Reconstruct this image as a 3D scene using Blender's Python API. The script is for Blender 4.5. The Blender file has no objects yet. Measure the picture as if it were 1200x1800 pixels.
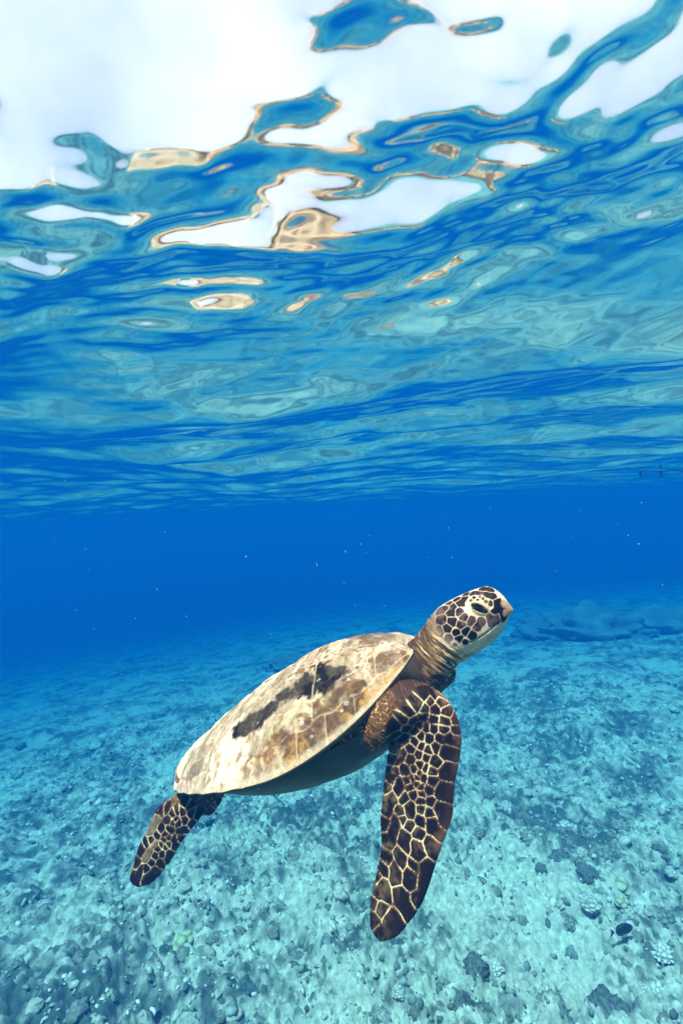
import bpy, bmesh, math, random
import numpy as np
from mathutils import Vector, Matrix
from mathutils.bvhtree import BVHTree

R = math.radians
scn = bpy.context.scene
COL = scn.collection

# ------------------------------------------------------------------ camera
# metres; z = 0 is the mean water level, the camera is just under it, looking along +Y
HC = 0.25                         # depth of the lens below the surface
CAM = np.array([0.0, 0.0, -HC])
ROLL = R(3.5)
FPX = 800.0                       # focal length in pixels of the 1200 x 1800 photograph
RV = np.array([math.cos(ROLL), 0, -math.sin(ROLL)])
FV = np.array([0.0, 1.0, 0.0])
UV = np.array([math.sin(ROLL), 0, math.cos(ROLL)])
cd = bpy.data.cameras.new("camera")
cam = bpy.data.objects.new("camera", cd)
COL.objects.link(cam)
cd.sensor_fit = 'VERTICAL'; cd.sensor_height = 36.0; cd.lens = 16.0
cd.clip_start = 0.02; cd.clip_end = 1000
m = Matrix(((RV[0], UV[0], -FV[0], CAM[0]), (RV[1], UV[1], -FV[1], CAM[1]), (RV[2], UV[2], -FV[2], CAM[2]), (0, 0, 0, 1)))
cam.matrix_world = m
cd.dof.use_dof = True
cd.dof.focus_distance = 1.05
cd.dof.aperture_fstop = 9.0
scn.camera = cam

# ------------------------------------------------------------------ light
SUN_EL, SUN_AZ = R(68), R(212)     # azimuth clockwise from +Y: behind the camera, a little to the left
SDIR = Vector((math.sin(SUN_AZ) * math.cos(SUN_EL), math.cos(SUN_AZ) * math.cos(SUN_EL), math.sin(SUN_EL)))
sl = bpy.data.lights.new("sun", 'SUN')
sl.energy = 5.0; sl.angle = R(0.5); sl.color = (1.0, 0.93, 0.82)
sun = bpy.data.objects.new("sun", sl); COL.objects.link(sun)
sun.rotation_euler = (-SDIR).to_track_quat('-Z', 'Y').to_euler()
sun.location = (0, 0, 20)

w = bpy.data.worlds.new("World"); scn.world = w; w.use_nodes = True
nt = w.node_tree; nt.nodes.clear()
out = nt.nodes.new('ShaderNodeOutputWorld'); bg = nt.nodes.new('ShaderNodeBackground')
sky = nt.nodes.new('ShaderNodeTexSky'); sky.sky_type = 'NISHITA'; sky.sun_disc = False
sky.sun_elevation = SUN_EL; sky.sun_rotation = SUN_AZ
sky.air_density = 1.0; sky.dust_density = 2.0
bg.inputs['Strength'].default_value = 0.15
tc = nt.nodes.new('ShaderNodeTexCoord')
nz = nt.nodes.new('ShaderNodeTexNoise'); nz.inputs['Scale'].default_value = 2.2; nz.inputs['Detail'].default_value = 6
rp = nt.nodes.new('ShaderNodeValToRGB')
rp.color_ramp.elements[0].position = 0.30; rp.color_ramp.elements[1].position = 0.62
mx = nt.nodes.new('ShaderNodeMix'); mx.data_type = 'RGBA'
mx.inputs[7].default_value = (4.1, 4.2, 4.7, 1)          # thin bright cloud
nt.links.new(tc.outputs['Generated'], nz.inputs['Vector'])
nt.links.new(nz.outputs['Fac'], rp.inputs['Fac'])
nt.links.new(rp.outputs['Color'], mx.inputs[0])
nt.links.new(sky.outputs['Color'], mx.inputs[6])
nt.links.new(mx.outputs[2], bg.inputs['Color'])
nt.links.new(bg.outputs['Background'], out.inputs['Surface'])

scn.view_settings.view_transform = 'Standard'
scn.view_settings.look = 'None'
scn.view_settings.gamma = 1.0
scn.view_settings.use_curve_mapping = False
scn.view_settings.exposure = 1.0
scn.render.engine = 'CYCLES'
cy = scn.cycles
cy.use_denoising = True
try:
    cy.denoiser = 'OPENIMAGEDENOISE'
except Exception:
    pass
cy.max_bounces = 10; cy.diffuse_bounces = 3; cy.glossy_bounces = 4; cy.transmission_bounces = 6
cy.transparent_max_bounces = 12; cy.volume_bounces = 2
cy.caustics_reflective = False; cy.caustics_refractive = False
cy.sample_clamp_indirect = 6.0
cy.blur_glossy = 0.2

# ------------------------------------------------------------------ helpers
rng = np.random.default_rng(7)

def P(px, py, d):
    """the world point that lies d metres along the view axis behind photograph pixel (px, py)"""
    return CAM + (px - 600) / FPX * d * RV + (900 - py) / FPX * d * UV + d * FV

def ray(px, py):
    v = (px - 600) / FPX * RV + (900 - py) / FPX * UV + FV
    return v / np.linalg.norm(v)

def hash01(ix, iy, iz, seed):
    with np.errstate(over='ignore'):
        h = (ix.astype(np.int64) * 374761393 + iy.astype(np.int64) * 668265263 + iz * 2147483647 + seed * 974634533) & 0xFFFFFFFF
        h = ((h ^ (h >> 13)) * 1274126177) & 0xFFFFFFFF
        h = h ^ (h >> 16)
        h = (h * 2246822519) & 0xFFFFFFFF
        h = h ^ (h >> 15)
    return h / 4294967295.0

def noise2(x, y, seed=0):
    """gradient noise, about -1..1"""
    x0 = np.floor(x); y0 = np.floor(y)
    fx = x - x0; fy = y - y0
    u = fx * fx * fx * (fx * (fx * 6 - 15) + 10); v = fy * fy * fy * (fy * (fy * 6 - 15) + 10)
    def g(ix, iy, dx, dy):
        a = hash01(ix, iy, 0, seed) * 2 * math.pi
        return np.cos(a) * dx + np.sin(a) * dy
    a = g(x0, y0, fx, fy); b = g(x0 + 1, y0, fx - 1, fy)
    c = g(x0, y0 + 1, fx, fy - 1); d = g(x0 + 1, y0 + 1, fx - 1, fy - 1)
    return 1.5 * ((a + (b - a) * u) + ((c + (d - c) * u) - (a + (b - a) * u)) * v)

def fbm2(x, y, octaves=4, seed=0, gain=0.5):
    s = 0; a = 1; t = 0
    for o in range(octaves):
        s = s + a * noise2(x * 2 ** o + 17.3 * o, y * 2 ** o - 9.1 * o, seed + o); t += a; a *= gain
    return s / t

def noise3(x, y, z, seed=0):
    x0 = np.floor(x); y0 = np.floor(y); z0 = np.floor(z)
    fx, fy, fz = x - x0, y - y0, z - z0
    u = fx * fx * (3 - 2 * fx); v = fy * fy * (3 - 2 * fy); ww = fz * fz * (3 - 2 * fz)
    def g(i, j, k):
        return hash01(x0 + i, y0 + j, (z0 + k).astype(np.int64), seed)
    c00 = g(0, 0, 0) * (1 - u) + g(1, 0, 0) * u; c10 = g(0, 1, 0) * (1 - u) + g(1, 1, 0) * u
    c01 = g(0, 0, 1) * (1 - u) + g(1, 0, 1) * u; c11 = g(0, 1, 1) * (1 - u) + g(1, 1, 1) * u
    return 2 * ((c00 * (1 - v) + c10 * v) * (1 - ww) + (c01 * (1 - v) + c11 * v) * ww) - 1

def fbm3(p, scale, octaves=4, seed=0):
    s = 0; a = 1; t = 0
    for o in range(octaves):
        q = p * scale * 2 ** o + 13.7 * o
        s = s + a * noise3(q[:, 0], q[:, 1], q[:, 2], seed + o); t += a; a *= 0.5
    return s / t

def sstep(a, b, x):
    t = np.clip((x - a) / (b - a), 0, 1)
    return t * t * (3 - 2 * t)

def mesh_obj(name, verts, faces, mat=None, parent=None, smooth=True, **attrs):
    """faces: an (n,3) or (n,4) array; attrs: colour (n,3) or float (n,) arrays per vertex"""
    verts = np.asarray(verts, dtype=np.float32); faces = np.asarray(faces, dtype=np.int32)
    me = bpy.data.meshes.new(name)
    n, k = faces.shape
    me.vertices.add(len(verts)); me.vertices.foreach_set('co', verts.ravel())
    me.loops.add(n * k); me.loops.foreach_set('vertex_index', faces.ravel())
    me.polygons.add(n); me.polygons.foreach_set('loop_start', np.arange(0, n * k, k, dtype=np.int32))
    me.update(calc_edges=True); me.validate()
    add_attrs(me, **attrs)
    if smooth:
        me.polygons.foreach_set('use_smooth', np.ones(len(me.polygons), dtype=bool))
    if mat: me.materials.append(mat)
    o = bpy.data.objects.new(name, me); COL.objects.link(o)
    if parent: o.parent = parent
    return o

def add_attrs(me, **attrs):
    for key, a in attrs.items():
        a = np.asarray(a, dtype=np.float32)
        if a.ndim == 2:
            at = me.attributes.new(key, 'FLOAT_COLOR', 'POINT')
            at.data.foreach_set('color', np.concatenate([a, np.ones((len(a), 1), np.float32)], 1).ravel())
        else:
            at = me.attributes.new(key, 'FLOAT', 'POINT'); at.data.foreach_set('value', a)

def tag(o, label=None, cat=None, group=None, kind=None):
    if label: o['label'] = label
    if cat: o['category'] = cat
    if group: o['group'] = group
    if kind: o['kind'] = kind
    return o

def grid_faces(nr, nc, wrap=True):
    i = np.arange(nr - 1)[:, None]; j = np.arange(nc if wrap else nc - 1)[None, :]
    j2 = (j + 1) % nc
    return np.stack([i * nc + j + 0 * i, i * nc + j2, (i + 1) * nc + j2, (i + 1) * nc + j + 0 * i], -1).reshape(-1, 4)

def new_mat(name):
    mt = bpy.data.materials.new(name); mt.use_nodes = True
    t = mt.node_tree; t.nodes.clear()
    o = t.nodes.new('ShaderNodeOutputMaterial')
    return mt, t, o

def N(t, kind, **kw):
    n = t.nodes.new(kind)
    for k, v in kw.items():
        if k.startswith('i_'):
            n.inputs[k[2:].replace('_', ' ')].default_value = v
        else:
            setattr(n, k, v)
    return n

def polar_grid(r0, r1, ratio, da_front, front, da_back, r=None):
    """rings round the camera's foot, finer in front of the lens than behind it"""
    if r is None:
        nr = int(math.log(r1 / r0) / math.log(1 + ratio)) + 1
        r = r0 * (r1 / r0) ** (np.arange(nr) / (nr - 1))
    a = [-front]
    while a[-1] < front: a.append(a[-1] + da_front)
    end = 2 * math.pi - front
    nb = int((end - a[-1]) / da_back)
    a = np.concatenate([np.array(a), np.linspace(a[-1], end, nb + 2)[1:-1]])
    rr, aa = np.meshgrid(r, a, indexing='ij')
    x = CAM[0] + rr * np.sin(aa); y = CAM[1] + rr * np.cos(aa)
    f = grid_faces(len(r), len(a))
    f = f[:, ::-1]
    return x.ravel(), y.ravel(), rr.ravel(), f, len(r), len(a)

# ------------------------------------------------------------------ water surface, seen from below
WRNG = np.random.default_rng(11)
WAVES = []
def wave(lam, amp, ang, ph): WAVES.append((2 * math.pi / lam, amp, ang, ph))
# long swell: troughs run from lower left to upper right of the picture
wave(4.60, 0.050, R(90), 0.0)
wave(2.90, 0.026, R(2), 0.4)
wave(1.25, 0.029, R(10.5), 0.98)
wave(0.80, 0.012, R(-14), 0.3)
for lam in np.geomspace(1.05, 0.05, 32):
    spread = 16 + 40 * (1 - (lam - 0.05) / 1.0)
    ang = WRNG.normal(5, spread)
    slope = 0.008 + 0.042 * sstep(0.08, 0.75, lam)
    wave(lam, slope * lam / (2 * math.pi) * WRNG.uniform(0.5, 1.3), R(ang), WRNG.uniform(0, 6.28))
CHOP = []
for lam in np.geomspace(0.55, 0.075, 20):
    CHOP.append((2 * math.pi / lam, 0.094 * lam / (2 * math.pi) * WRNG.uniform(0.6, 1.2), R(WRNG.normal(20, 50)), WRNG.uniform(0, 6.28)))

def water_height(x, y, r, cell):
    # wander the phase so crests are finite and bend
    wx = 0.16 * fbm2(x * 1.3, y * 1.3, 2, 40); wy = 0.16 * fbm2(x * 1.3 + 50, y * 1.3, 2, 44)
    env = 0.75 + 0.5 * fbm2(x * 1.7, y * 1.7, 2, 48)
    h = np.zeros_like(x)
    for k, a, t, ph in WAVES:
        lam = 2 * math.pi / k
        att = sstep(2.0, 4.5, lam / cell)
        e = 1.0 if lam > 0.9 else np.clip(env + 0.35 * noise2(x / lam * 0.35 + ph * 9, y / lam * 0.35, 60), 0.1, 2)
        s = 1.0 if lam > 0.3 else 0.35
        q = k * ((x + s * wx) * math.sin(t) + (y + s * wy) * math.cos(t)) + ph
        h += att * e * a * (np.sin(q) + 0.18 * np.cos(2 * q))
    gust = (0.16 + 1.0 * np.exp(-((x + .1)**2 / 2.2**2 + (y - 0.50)**2 / 0.62**2))) * np.clip(.9 + .8 * fbm2(x * 1.1 + 7, y * 1.1, 2, 52), .2, 1.6)
    for k, a, t, ph in CHOP:
        lam = 2 * math.pi / k
        att = sstep(2.0, 4.5, lam / cell)
        q = k * ((x + .45 * wx) * math.sin(t) + (y + .45 * wy) * math.cos(t)) + ph
        h += att * gust * a * (np.sin(q) + 0.25 * np.cos(2 * q + .6))
    return h

def build_water():
    x, y, r, f, nr, na = polar_grid(0.05, 95.0, 0.0075, 0.0075, R(62), 0.04)
    ks = HC / 0.55
    z = ks * water_height(x / ks, y / ks, r / ks, r / ks * 0.0075 + 0.002)
    # closing cap overhead
    mt, t, o = new_mat("sea_surface")
    fr = N(t, 'ShaderNodeFresnel', i_IOR=1.333)
    tr = N(t, 'ShaderNodeBsdfTransparent')
    gl = N(t, 'ShaderNodeBsdfGlossy', i_Roughness=0.09); gl.inputs['Color'].default_value = (0.97, 0.98, 0.98, 1)
    mx = N(t, 'ShaderNodeMixShader')
    t.links.new(fr.outputs[0], mx.inputs[0]); t.links.new(tr.outputs[0], mx.inputs[1]); t.links.new(gl.outputs[0], mx.inputs[2])
    t.links.new(mx.outputs[0], o.inputs['Surface'])
    v = np.stack([x, y, z], 1)
    # centre disc: fill the hole with one fan quad ring collapsed to the middle
    c = len(v)
    v = np.concatenate([v, [[CAM[0], CAM[1], float(z[:na].mean())]]])
    ob = mesh_obj('sea_surface', v, f, mt)
    bm = bmesh.new(); bm.from_mesh(ob.data); bm.verts.ensure_lookup_table()
    for j in range(na):
        fc = bm.faces.new((bm.verts[(j + 1) % na], bm.verts[j], bm.verts[c])); fc.smooth = True
    bm.normal_update()
    bm.to_mesh(ob.data); bm.free()
    if ob.data.polygons[0].normal.z < 0: ob.data.flip_normals()
    tag(ob, 'rippled underside of the sea surface with bright sky and reflections', kind='structure')
    return ob
build_water()

# ------------------------------------------------------------------ seabed
BED = -HC - 2.55
def worley_domes(x, y, size, seed, prob, rad=(0.35, 0.75), flat=0.7):
    """rounded lumps scattered on a jittered lattice: height in units of size, and a random id of the lump that is on top"""
    gx = x / size; gy = y / size
    ix = np.floor(gx); iy = np.floor(gy)
    best = np.zeros_like(x); idv = np.zeros_like(x)
    for dx in (-1, 0, 1):
        for dy in (-1, 0, 1):
            cx = ix + dx; cy_ = iy + dy
            h0 = hash01(cx, cy_, 1, seed); h1 = hash01(cx, cy_, 2, seed); h2 = hash01(cx, cy_, 3, seed); h3 = hash01(cx, cy_, 4, seed)
            rr = rad[0] + (rad[1] - rad[0]) * h2
            ang = h3 * 6.283; asp = 0.65 + 0.35 * hash01(cx, cy_, 5, seed)
            ux = gx - (cx + h0); uy = gy - (cy_ + h1)
            a = ux * np.cos(ang) + uy * np.sin(ang); b = (-ux * np.sin(ang) + uy * np.cos(ang)) / asp
            d2 = (a * a + b * b) / (rr * rr)
            dome = np.where(d2 < 1, (1 - d2 * d2) ** 0.5, 0) * rr * flat
            dome = dome * (h3 * 7.77 % 1 < prob)
            up = dome > best
            best = np.where(up, dome, best); idv = np.where(up, h1 * 3.3 % 1, idv)
    return best, idv

def bed_height(x, y, cell):
    rub = fbm2(x * 0.55, y * 0.55, 4, 90)               # where rubble lies and where sand shows
    dens = np.clip(0.66 + 0.9 * rub, 0.22, 0.95)
    h = -0.14 * np.clip(y - 2.4, -2, 50) + (0.03 * np.clip(x, 0, 20) + 0.085 * np.clip(x, -20, 0)) * sstep(2, 7, y)
    h += 0.13 * fbm2(x * 0.22, y * 0.22, 3, 70) + 0.075 * fbm2(x * 0.9, y * 0.9, 3, 74)
    wx = x + 0.05 * fbm2(x * 5, y * 5, 2, 77); wy = y + 0.05 * fbm2(x * 5 + 9, y * 5, 2, 79)
    rid = np.zeros_like(x)
    tone = np.zeros_like(x)
    for size, amp, seed, lim in ((0.55, 0.16, 1, 1.0), (0.25, 0.42, 2, 1.0), (0.125, 0.62, 3, 1.0), (0.068, 0.95, 4, 1.0), (0.040, 1.1, 5, 1.0)):
        att = sstep(1.2, 3.2, size / cell)
        b, i = worley_domes(wx, wy, size, seed, dens)
        h += att * size * amp * b
        tone = np.where(b > 0.05, tone * 0.55 + att * (i - 0.42) * np.clip(b * 3, 0, 1), tone)
        rid = np.maximum(rid, np.clip(b * 2.5, 0, 1) * att)
    att = sstep(1.0, 3.0, 0.03 / cell)
    f = fbm2(x * 34, y * 34, 3, 81)
    h += 0.010 * att * f
    h += 0.016 * sstep(1.5, 3.5, 0.07 / cell) * np.abs(fbm2(wx * 15, wy * 15, 3, 86)) * (.4 + dens)
    h += 0.02 * sstep(1.0, 3.0, 0.14 / cell) * (fbm2(wx * 7, wy * 7, 3, 83)) * dens
    return h, rub, rid, tone

def bed_z(x, y):
    x = np.atleast_1d(np.asarray(x, float)); y = np.atleast_1d(np.asarray(y, float))
    return BED + bed_height(x, y, np.full_like(x, 0.012))[0]

def build_seabed():
    rs = np.concatenate([np.geomspace(.25, 1.9, 160)[:-1], np.geomspace(1.9, 9, 470)[:-1], np.geomspace(9, 95, 290)])
    x, y, r, f, nr, na = polar_grid(0, 0, 0, 0.0040, R(58), 0.035, rs)
    cell = r * np.where(r < 1.9, .012, np.where(r < 9, .0034, .0085)) + 0.001
    h, rub, rid, tone = bed_height(x, y, cell)
    n1 = fbm2(x * 1.5, y * 1.5, 5, 101); n2 = fbm2(x * 16, y * 16, 3, 105); n3 = fbm2(x * 7 + n2 * .2, y * 7, 3, 108)
    alg = np.clip(0.45 + 0.62 * n1 + 0.22 * rub + 0.50 * tone + 0.34 * n2 + 0.45 * n3 + 0.10 * (rid - 0.5), 0, 1)
    for sx, sy, sr, sa_ in ((.95, 2.5, .55, .40), (1.25, 2.95, .4, .30), (.45, 2.35, .35, .25), (-.3, 2.6, .5, .12), (.75, 3.2, .5, .22), (-1.2, 3.3, .5, .1)):
        alg = alg - sa_ * np.exp(-((x - sx)**2 + (y - sy)**2) / sr**2)
    alg = sstep(0.20, 0.84, alg)
    sand = np.array([0.60, 0.61, 0.54]); turf = np.array([0.10, 0.135, 0.13]); pale = np.array([0.78, 0.79, 0.74])
    c = sand[None] * (1 - alg[:, None]) + turf[None] * alg[:, None]
    chip = (sstep(0.45, 0.75, fbm2(x * 9, y * 9, 3, 120)) * (0.7 + 0.3 * n2))[:, None]
    c = c * (1 - chip) + pale[None] * chip
    mt, t, o = new_mat("seabed_rubble")
    at = N(t, 'ShaderNodeAttribute', attribute_name='tint')
    tcn = N(t, 'ShaderNodeTexCoord')
    nz = N(t, 'ShaderNodeTexNoise', i_Scale=26.0, i_Detail=8.0, i_Roughness=0.68)
    rp = N(t, 'ShaderNodeValToRGB'); rp.color_ramp.elements[0].position = 0.30; rp.color_ramp.elements[1].position = 0.72
    rp.color_ramp.elements[0].color = (0.42, 0.45, 0.43, 1); rp.color_ramp.elements[1].color = (1.25, 1.24, 1.2, 1)
    mul = N(t, 'ShaderNodeMix', data_type='RGBA', blend_type='MULTIPLY'); mul.inputs[0].default_value = 1
    nb = N(t, 'ShaderNodeTexNoise', i_Scale=42.0, i_Detail=9.0, i_Roughness=0.78)
    bp = N(t, 'ShaderNodeBump', i_Strength=0.8, i_Distance=0.012)
    df = N(t, 'ShaderNodeBsdfDiffuse', i_Roughness=0.3)
    L = t.links.new
    L(tcn.outputs['Object'], nz.inputs['Vector']); L(tcn.outputs['Object'], nb.inputs['Vector'])
    L(nz.outputs['Fac'], rp.inputs['Fac']); L(at.outputs['Color'], mul.inputs[6]); L(rp.outputs['Color'], mul.inputs[7])
    L(mul.outputs[2], df.inputs['Color']); L(nb.outputs['Fac'], bp.inputs['Height']); L(bp.outputs['Normal'], df.inputs['Normal'])
    L(df.outputs[0], o.inputs['Surface'])
    v = np.stack([x, y, BED + h], 1)
    c0 = len(v)
    v = np.concatenate([v, [[CAM[0], CAM[1], v[:na, 2].mean()]]]); c = np.concatenate([c, c[:1]])
    ob = mesh_obj('seabed', v, f, mt, tint=c)
    bm = bmesh.new(); bm.from_mesh(ob.data); bm.verts.ensure_lookup_table()
    for j in range(na):
        fc = bm.faces.new((bm.verts[(j + 1) % na], bm.verts[j], bm.verts[c0])); fc.smooth = True
    bm.to_mesh(ob.data); bm.free()
    if ob.data.polygons[0].normal.z < 0: ob.data.flip_normals()
    tag(ob, 'pale seabed of sand and reef rubble fading into blue', kind='structure')
    return ob
build_seabed()

# ------------------------------------------------------------------ the water itself: one closed box of even haze
def build_haze():
    h = 110.0
    bm = bmesh.new(); bmesh.ops.create_cube(bm, size=1.0)
    z0, z1 = BED - 9.5, 0.30
    for v in bm.verts:
        v.co = Vector((v.co.x * 2 * h, v.co.y * 2 * h, z0 if v.co.z < 0 else z1))
    me = bpy.data.meshes.new('haze'); bm.to_mesh(me); bm.free()
    ob = bpy.data.objects.new('haze', me); COL.objects.link(ob)
    mt, t, o = new_mat("sea_water_haze")
    pv = N(t, 'ShaderNodeVolumePrincipled')
    SS = np.array([0.0002, 0.0136, 0.0435]); ST = np.array([0.245, 0.106, 0.092])
    d = 0.245
    c = SS / d
    sa = ST - SS
    a = (1 - sa / (d * (1 - c))) ** 2
    pv.inputs['Color'].default_value = (*c, 1); pv.inputs['Density'].default_value = d
    pv.inputs['Absorption Color'].default_value = (*a, 1)
    pv.inputs['Anisotropy'].default_value = 0.0
    t.links.new(pv.outputs[0], o.inputs['Volume'])
    me.materials.append(mt)
    tag(ob, 'clear blue sea water that swallows the distance', kind='stuff')
build_haze()

# ------------------------------------------------------------------ the turtle
def cubic(t, xs, ys):
    xs = np.asarray(xs, float); ys = np.asarray(ys, float)
    mm = np.gradient(ys, xs)
    i = np.clip(np.searchsorted(xs, t) - 1, 0, len(xs) - 2)
    h = xs[i + 1] - xs[i]; q = (t - xs[i]) / h
    return (2 * q**3 - 3 * q**2 + 1) * ys[i] + (q**3 - 2 * q**2 + q) * h * mm[i] + (-2 * q**3 + 3 * q**2) * ys[i + 1] + (q**3 - q**2) * h * mm[i + 1]

TD = 1.06                                    # distance of the shell's middle along the view axis
T_CX, T_CY, YAW, PIT, ROL, SL, SW, SH, SFL, STL, SHP = 516.0, 1278.8, 0.257, 0.430, 0.020, 0.689, 0.365, 0.203, 0.108, -0.036, 0.137
B3 = np.stack([RV, UV, FV])                  # camera axes as rows
def cam2w(v): return np.asarray(v) @ B3
_F = np.array([math.cos(PIT) * math.cos(YAW), math.sin(PIT), -math.cos(PIT) * math.sin(YAW)])
_R = np.cross([0, 1, 0], _F); _R /= np.linalg.norm(_R)
if _R[2] > 0: _R = -_R
_U = np.cross(_F, _R)
if _U[1] < 0: _U = -_U
AX = cam2w(_F); AR = cam2w(math.cos(ROL) * _R + math.sin(ROL) * _U); AU = cam2w(-math.sin(ROL) * _R + math.cos(ROL) * _U)
TC = P(T_CX, T_CY, TD)                       # middle of the shell
ORI = TC
def loc2w(f, r, u): return TC + np.multiply.outer(f, AX) + np.multiply.outer(r, AR) + np.multiply.outer(u, AU)
def w2loc(p):
    d = p - TC
    return d @ AX, d @ AR, d @ AU
def mirror(p):
    f, r, u = w2loc(p)
    return loc2w(f, -r, u)

turtle = bpy.data.objects.new('sea_turtle', None); COL.objects.link(turtle)
turtle.location = ORI; turtle.empty_display_size = 0.1
tag(turtle, 'green sea turtle gliding with raised head and patterned flippers', 'turtle')

TK = [0, .04, .1, .25, .45, .6, .75, .88, .95, .985, 1.0]
WK = [.06, .22, .40, .72, .95, 1.0, .89, .68, .49, .36, .22]
def shell_w(t): return SW * SL * cubic(t, TK, WK)
def shell_rim(t): return SL * (SFL * np.clip((t - .55) / .45, 0, 1)**2 + STL * np.clip((.35 - t) / .35, 0, 1)**2)
def shell_top(t, q):
    prof = cubic(np.asarray(t, float), [0, .06, .15, .3, .5, .66, .8, .9, .96, 1], [0, .17, .35, .61, .87, 1, .98, .86, .72, .46])
    return shell_rim(t) * np.abs(q)**1.5 + SL * SH * prof * np.clip(1 - np.abs(q)**1.8, 0, 1)**.85
def shell_bottom(t, q):
    prof = cubic(np.asarray(t, float), [0, .12, .28, .45, .62, .80, .93, 1], [0, .03, .35, .82, 1, .95, .66, .2])
    return -SL * SHP * prof * np.clip(1 - np.abs(q)**3, 0, 1)**.7

def raycast(bvh, px, py):
    d = ray(px, py)
    h = bvh.ray_cast(Vector(CAM), Vector(d))
    return None if h[0] is None else np.array(h[0])

def bvh_of(verts, faces):
    return BVHTree.FromPolygons([tuple(v) for v in verts], [tuple(int(i) for i in f) for f in faces])

def skin_mat(name, rough=0.55, spec=0.25, bump=0.25, bscale=700, bdist=0.001, detail_amt=0.35, dscale=260):
    mt, t, o = new_mat(name)
    at = N(t, 'ShaderNodeAttribute', attribute_name='tint')
    tcn = N(t, 'ShaderNodeTexCoord')
    nz = N(t, 'ShaderNodeTexNoise', i_Scale=float(dscale), i_Detail=6.0, i_Roughness=0.65)
    rp = N(t, 'ShaderNodeValToRGB')
    lo = 1 - detail_amt; hi = 1 + detail_amt
    rp.color_ramp.elements[0].position = 0.28; rp.color_ramp.elements[1].position = 0.72
    rp.color_ramp.elements[0].color = (lo, lo, lo, 1); rp.color_ramp.elements[1].color = (hi, hi, hi, 1)
    mul = N(t, 'ShaderNodeMix', data_type='RGBA', blend_type='MULTIPLY'); mul.inputs[0].default_value = 1
    nb = N(t, 'ShaderNodeTexNoise', i_Scale=float(bscale), i_Detail=4.0)
    bp = N(t, 'ShaderNodeBump', i_Strength=bump, i_Distance=bdist)
    pb = N(t, 'ShaderNodeBsdfPrincipled', i_Roughness=rough)
    pb.inputs['Specular IOR Level'].default_value = spec
    L = t.links.new
    L(tcn.outputs['Object'], nz.inputs['Vector']); L(tcn.outputs['Object'], nb.inputs['Vector'])
    L(nz.outputs['Fac'], rp.inputs['Fac']); L(at.outputs['Color'], mul.inputs[6]); L(rp.outputs['Color'], mul.inputs[7])
    L(mul.outputs[2], pb.inputs['Base Color']); L(nb.outputs['Fac'], bp.inputs['Height']); L(bp.outputs['Normal'], pb.inputs['Normal'])
    L(pb.outputs[0], o.inputs['Surface'])
    return mt

# ---- carapace: one grid over the dome, split into its scutes
def blob_field(p, pts, sig):
    """sum of soft spots of size sig round each of pts, clipped to 0..1"""
    s = np.zeros(len(p))
    for c, k in pts:
        d2 = ((p - c)**2).sum(1)
        s = np.maximum(s, np.exp(-d2 / (2 * (sig * k)**2)))
    return s

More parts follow.
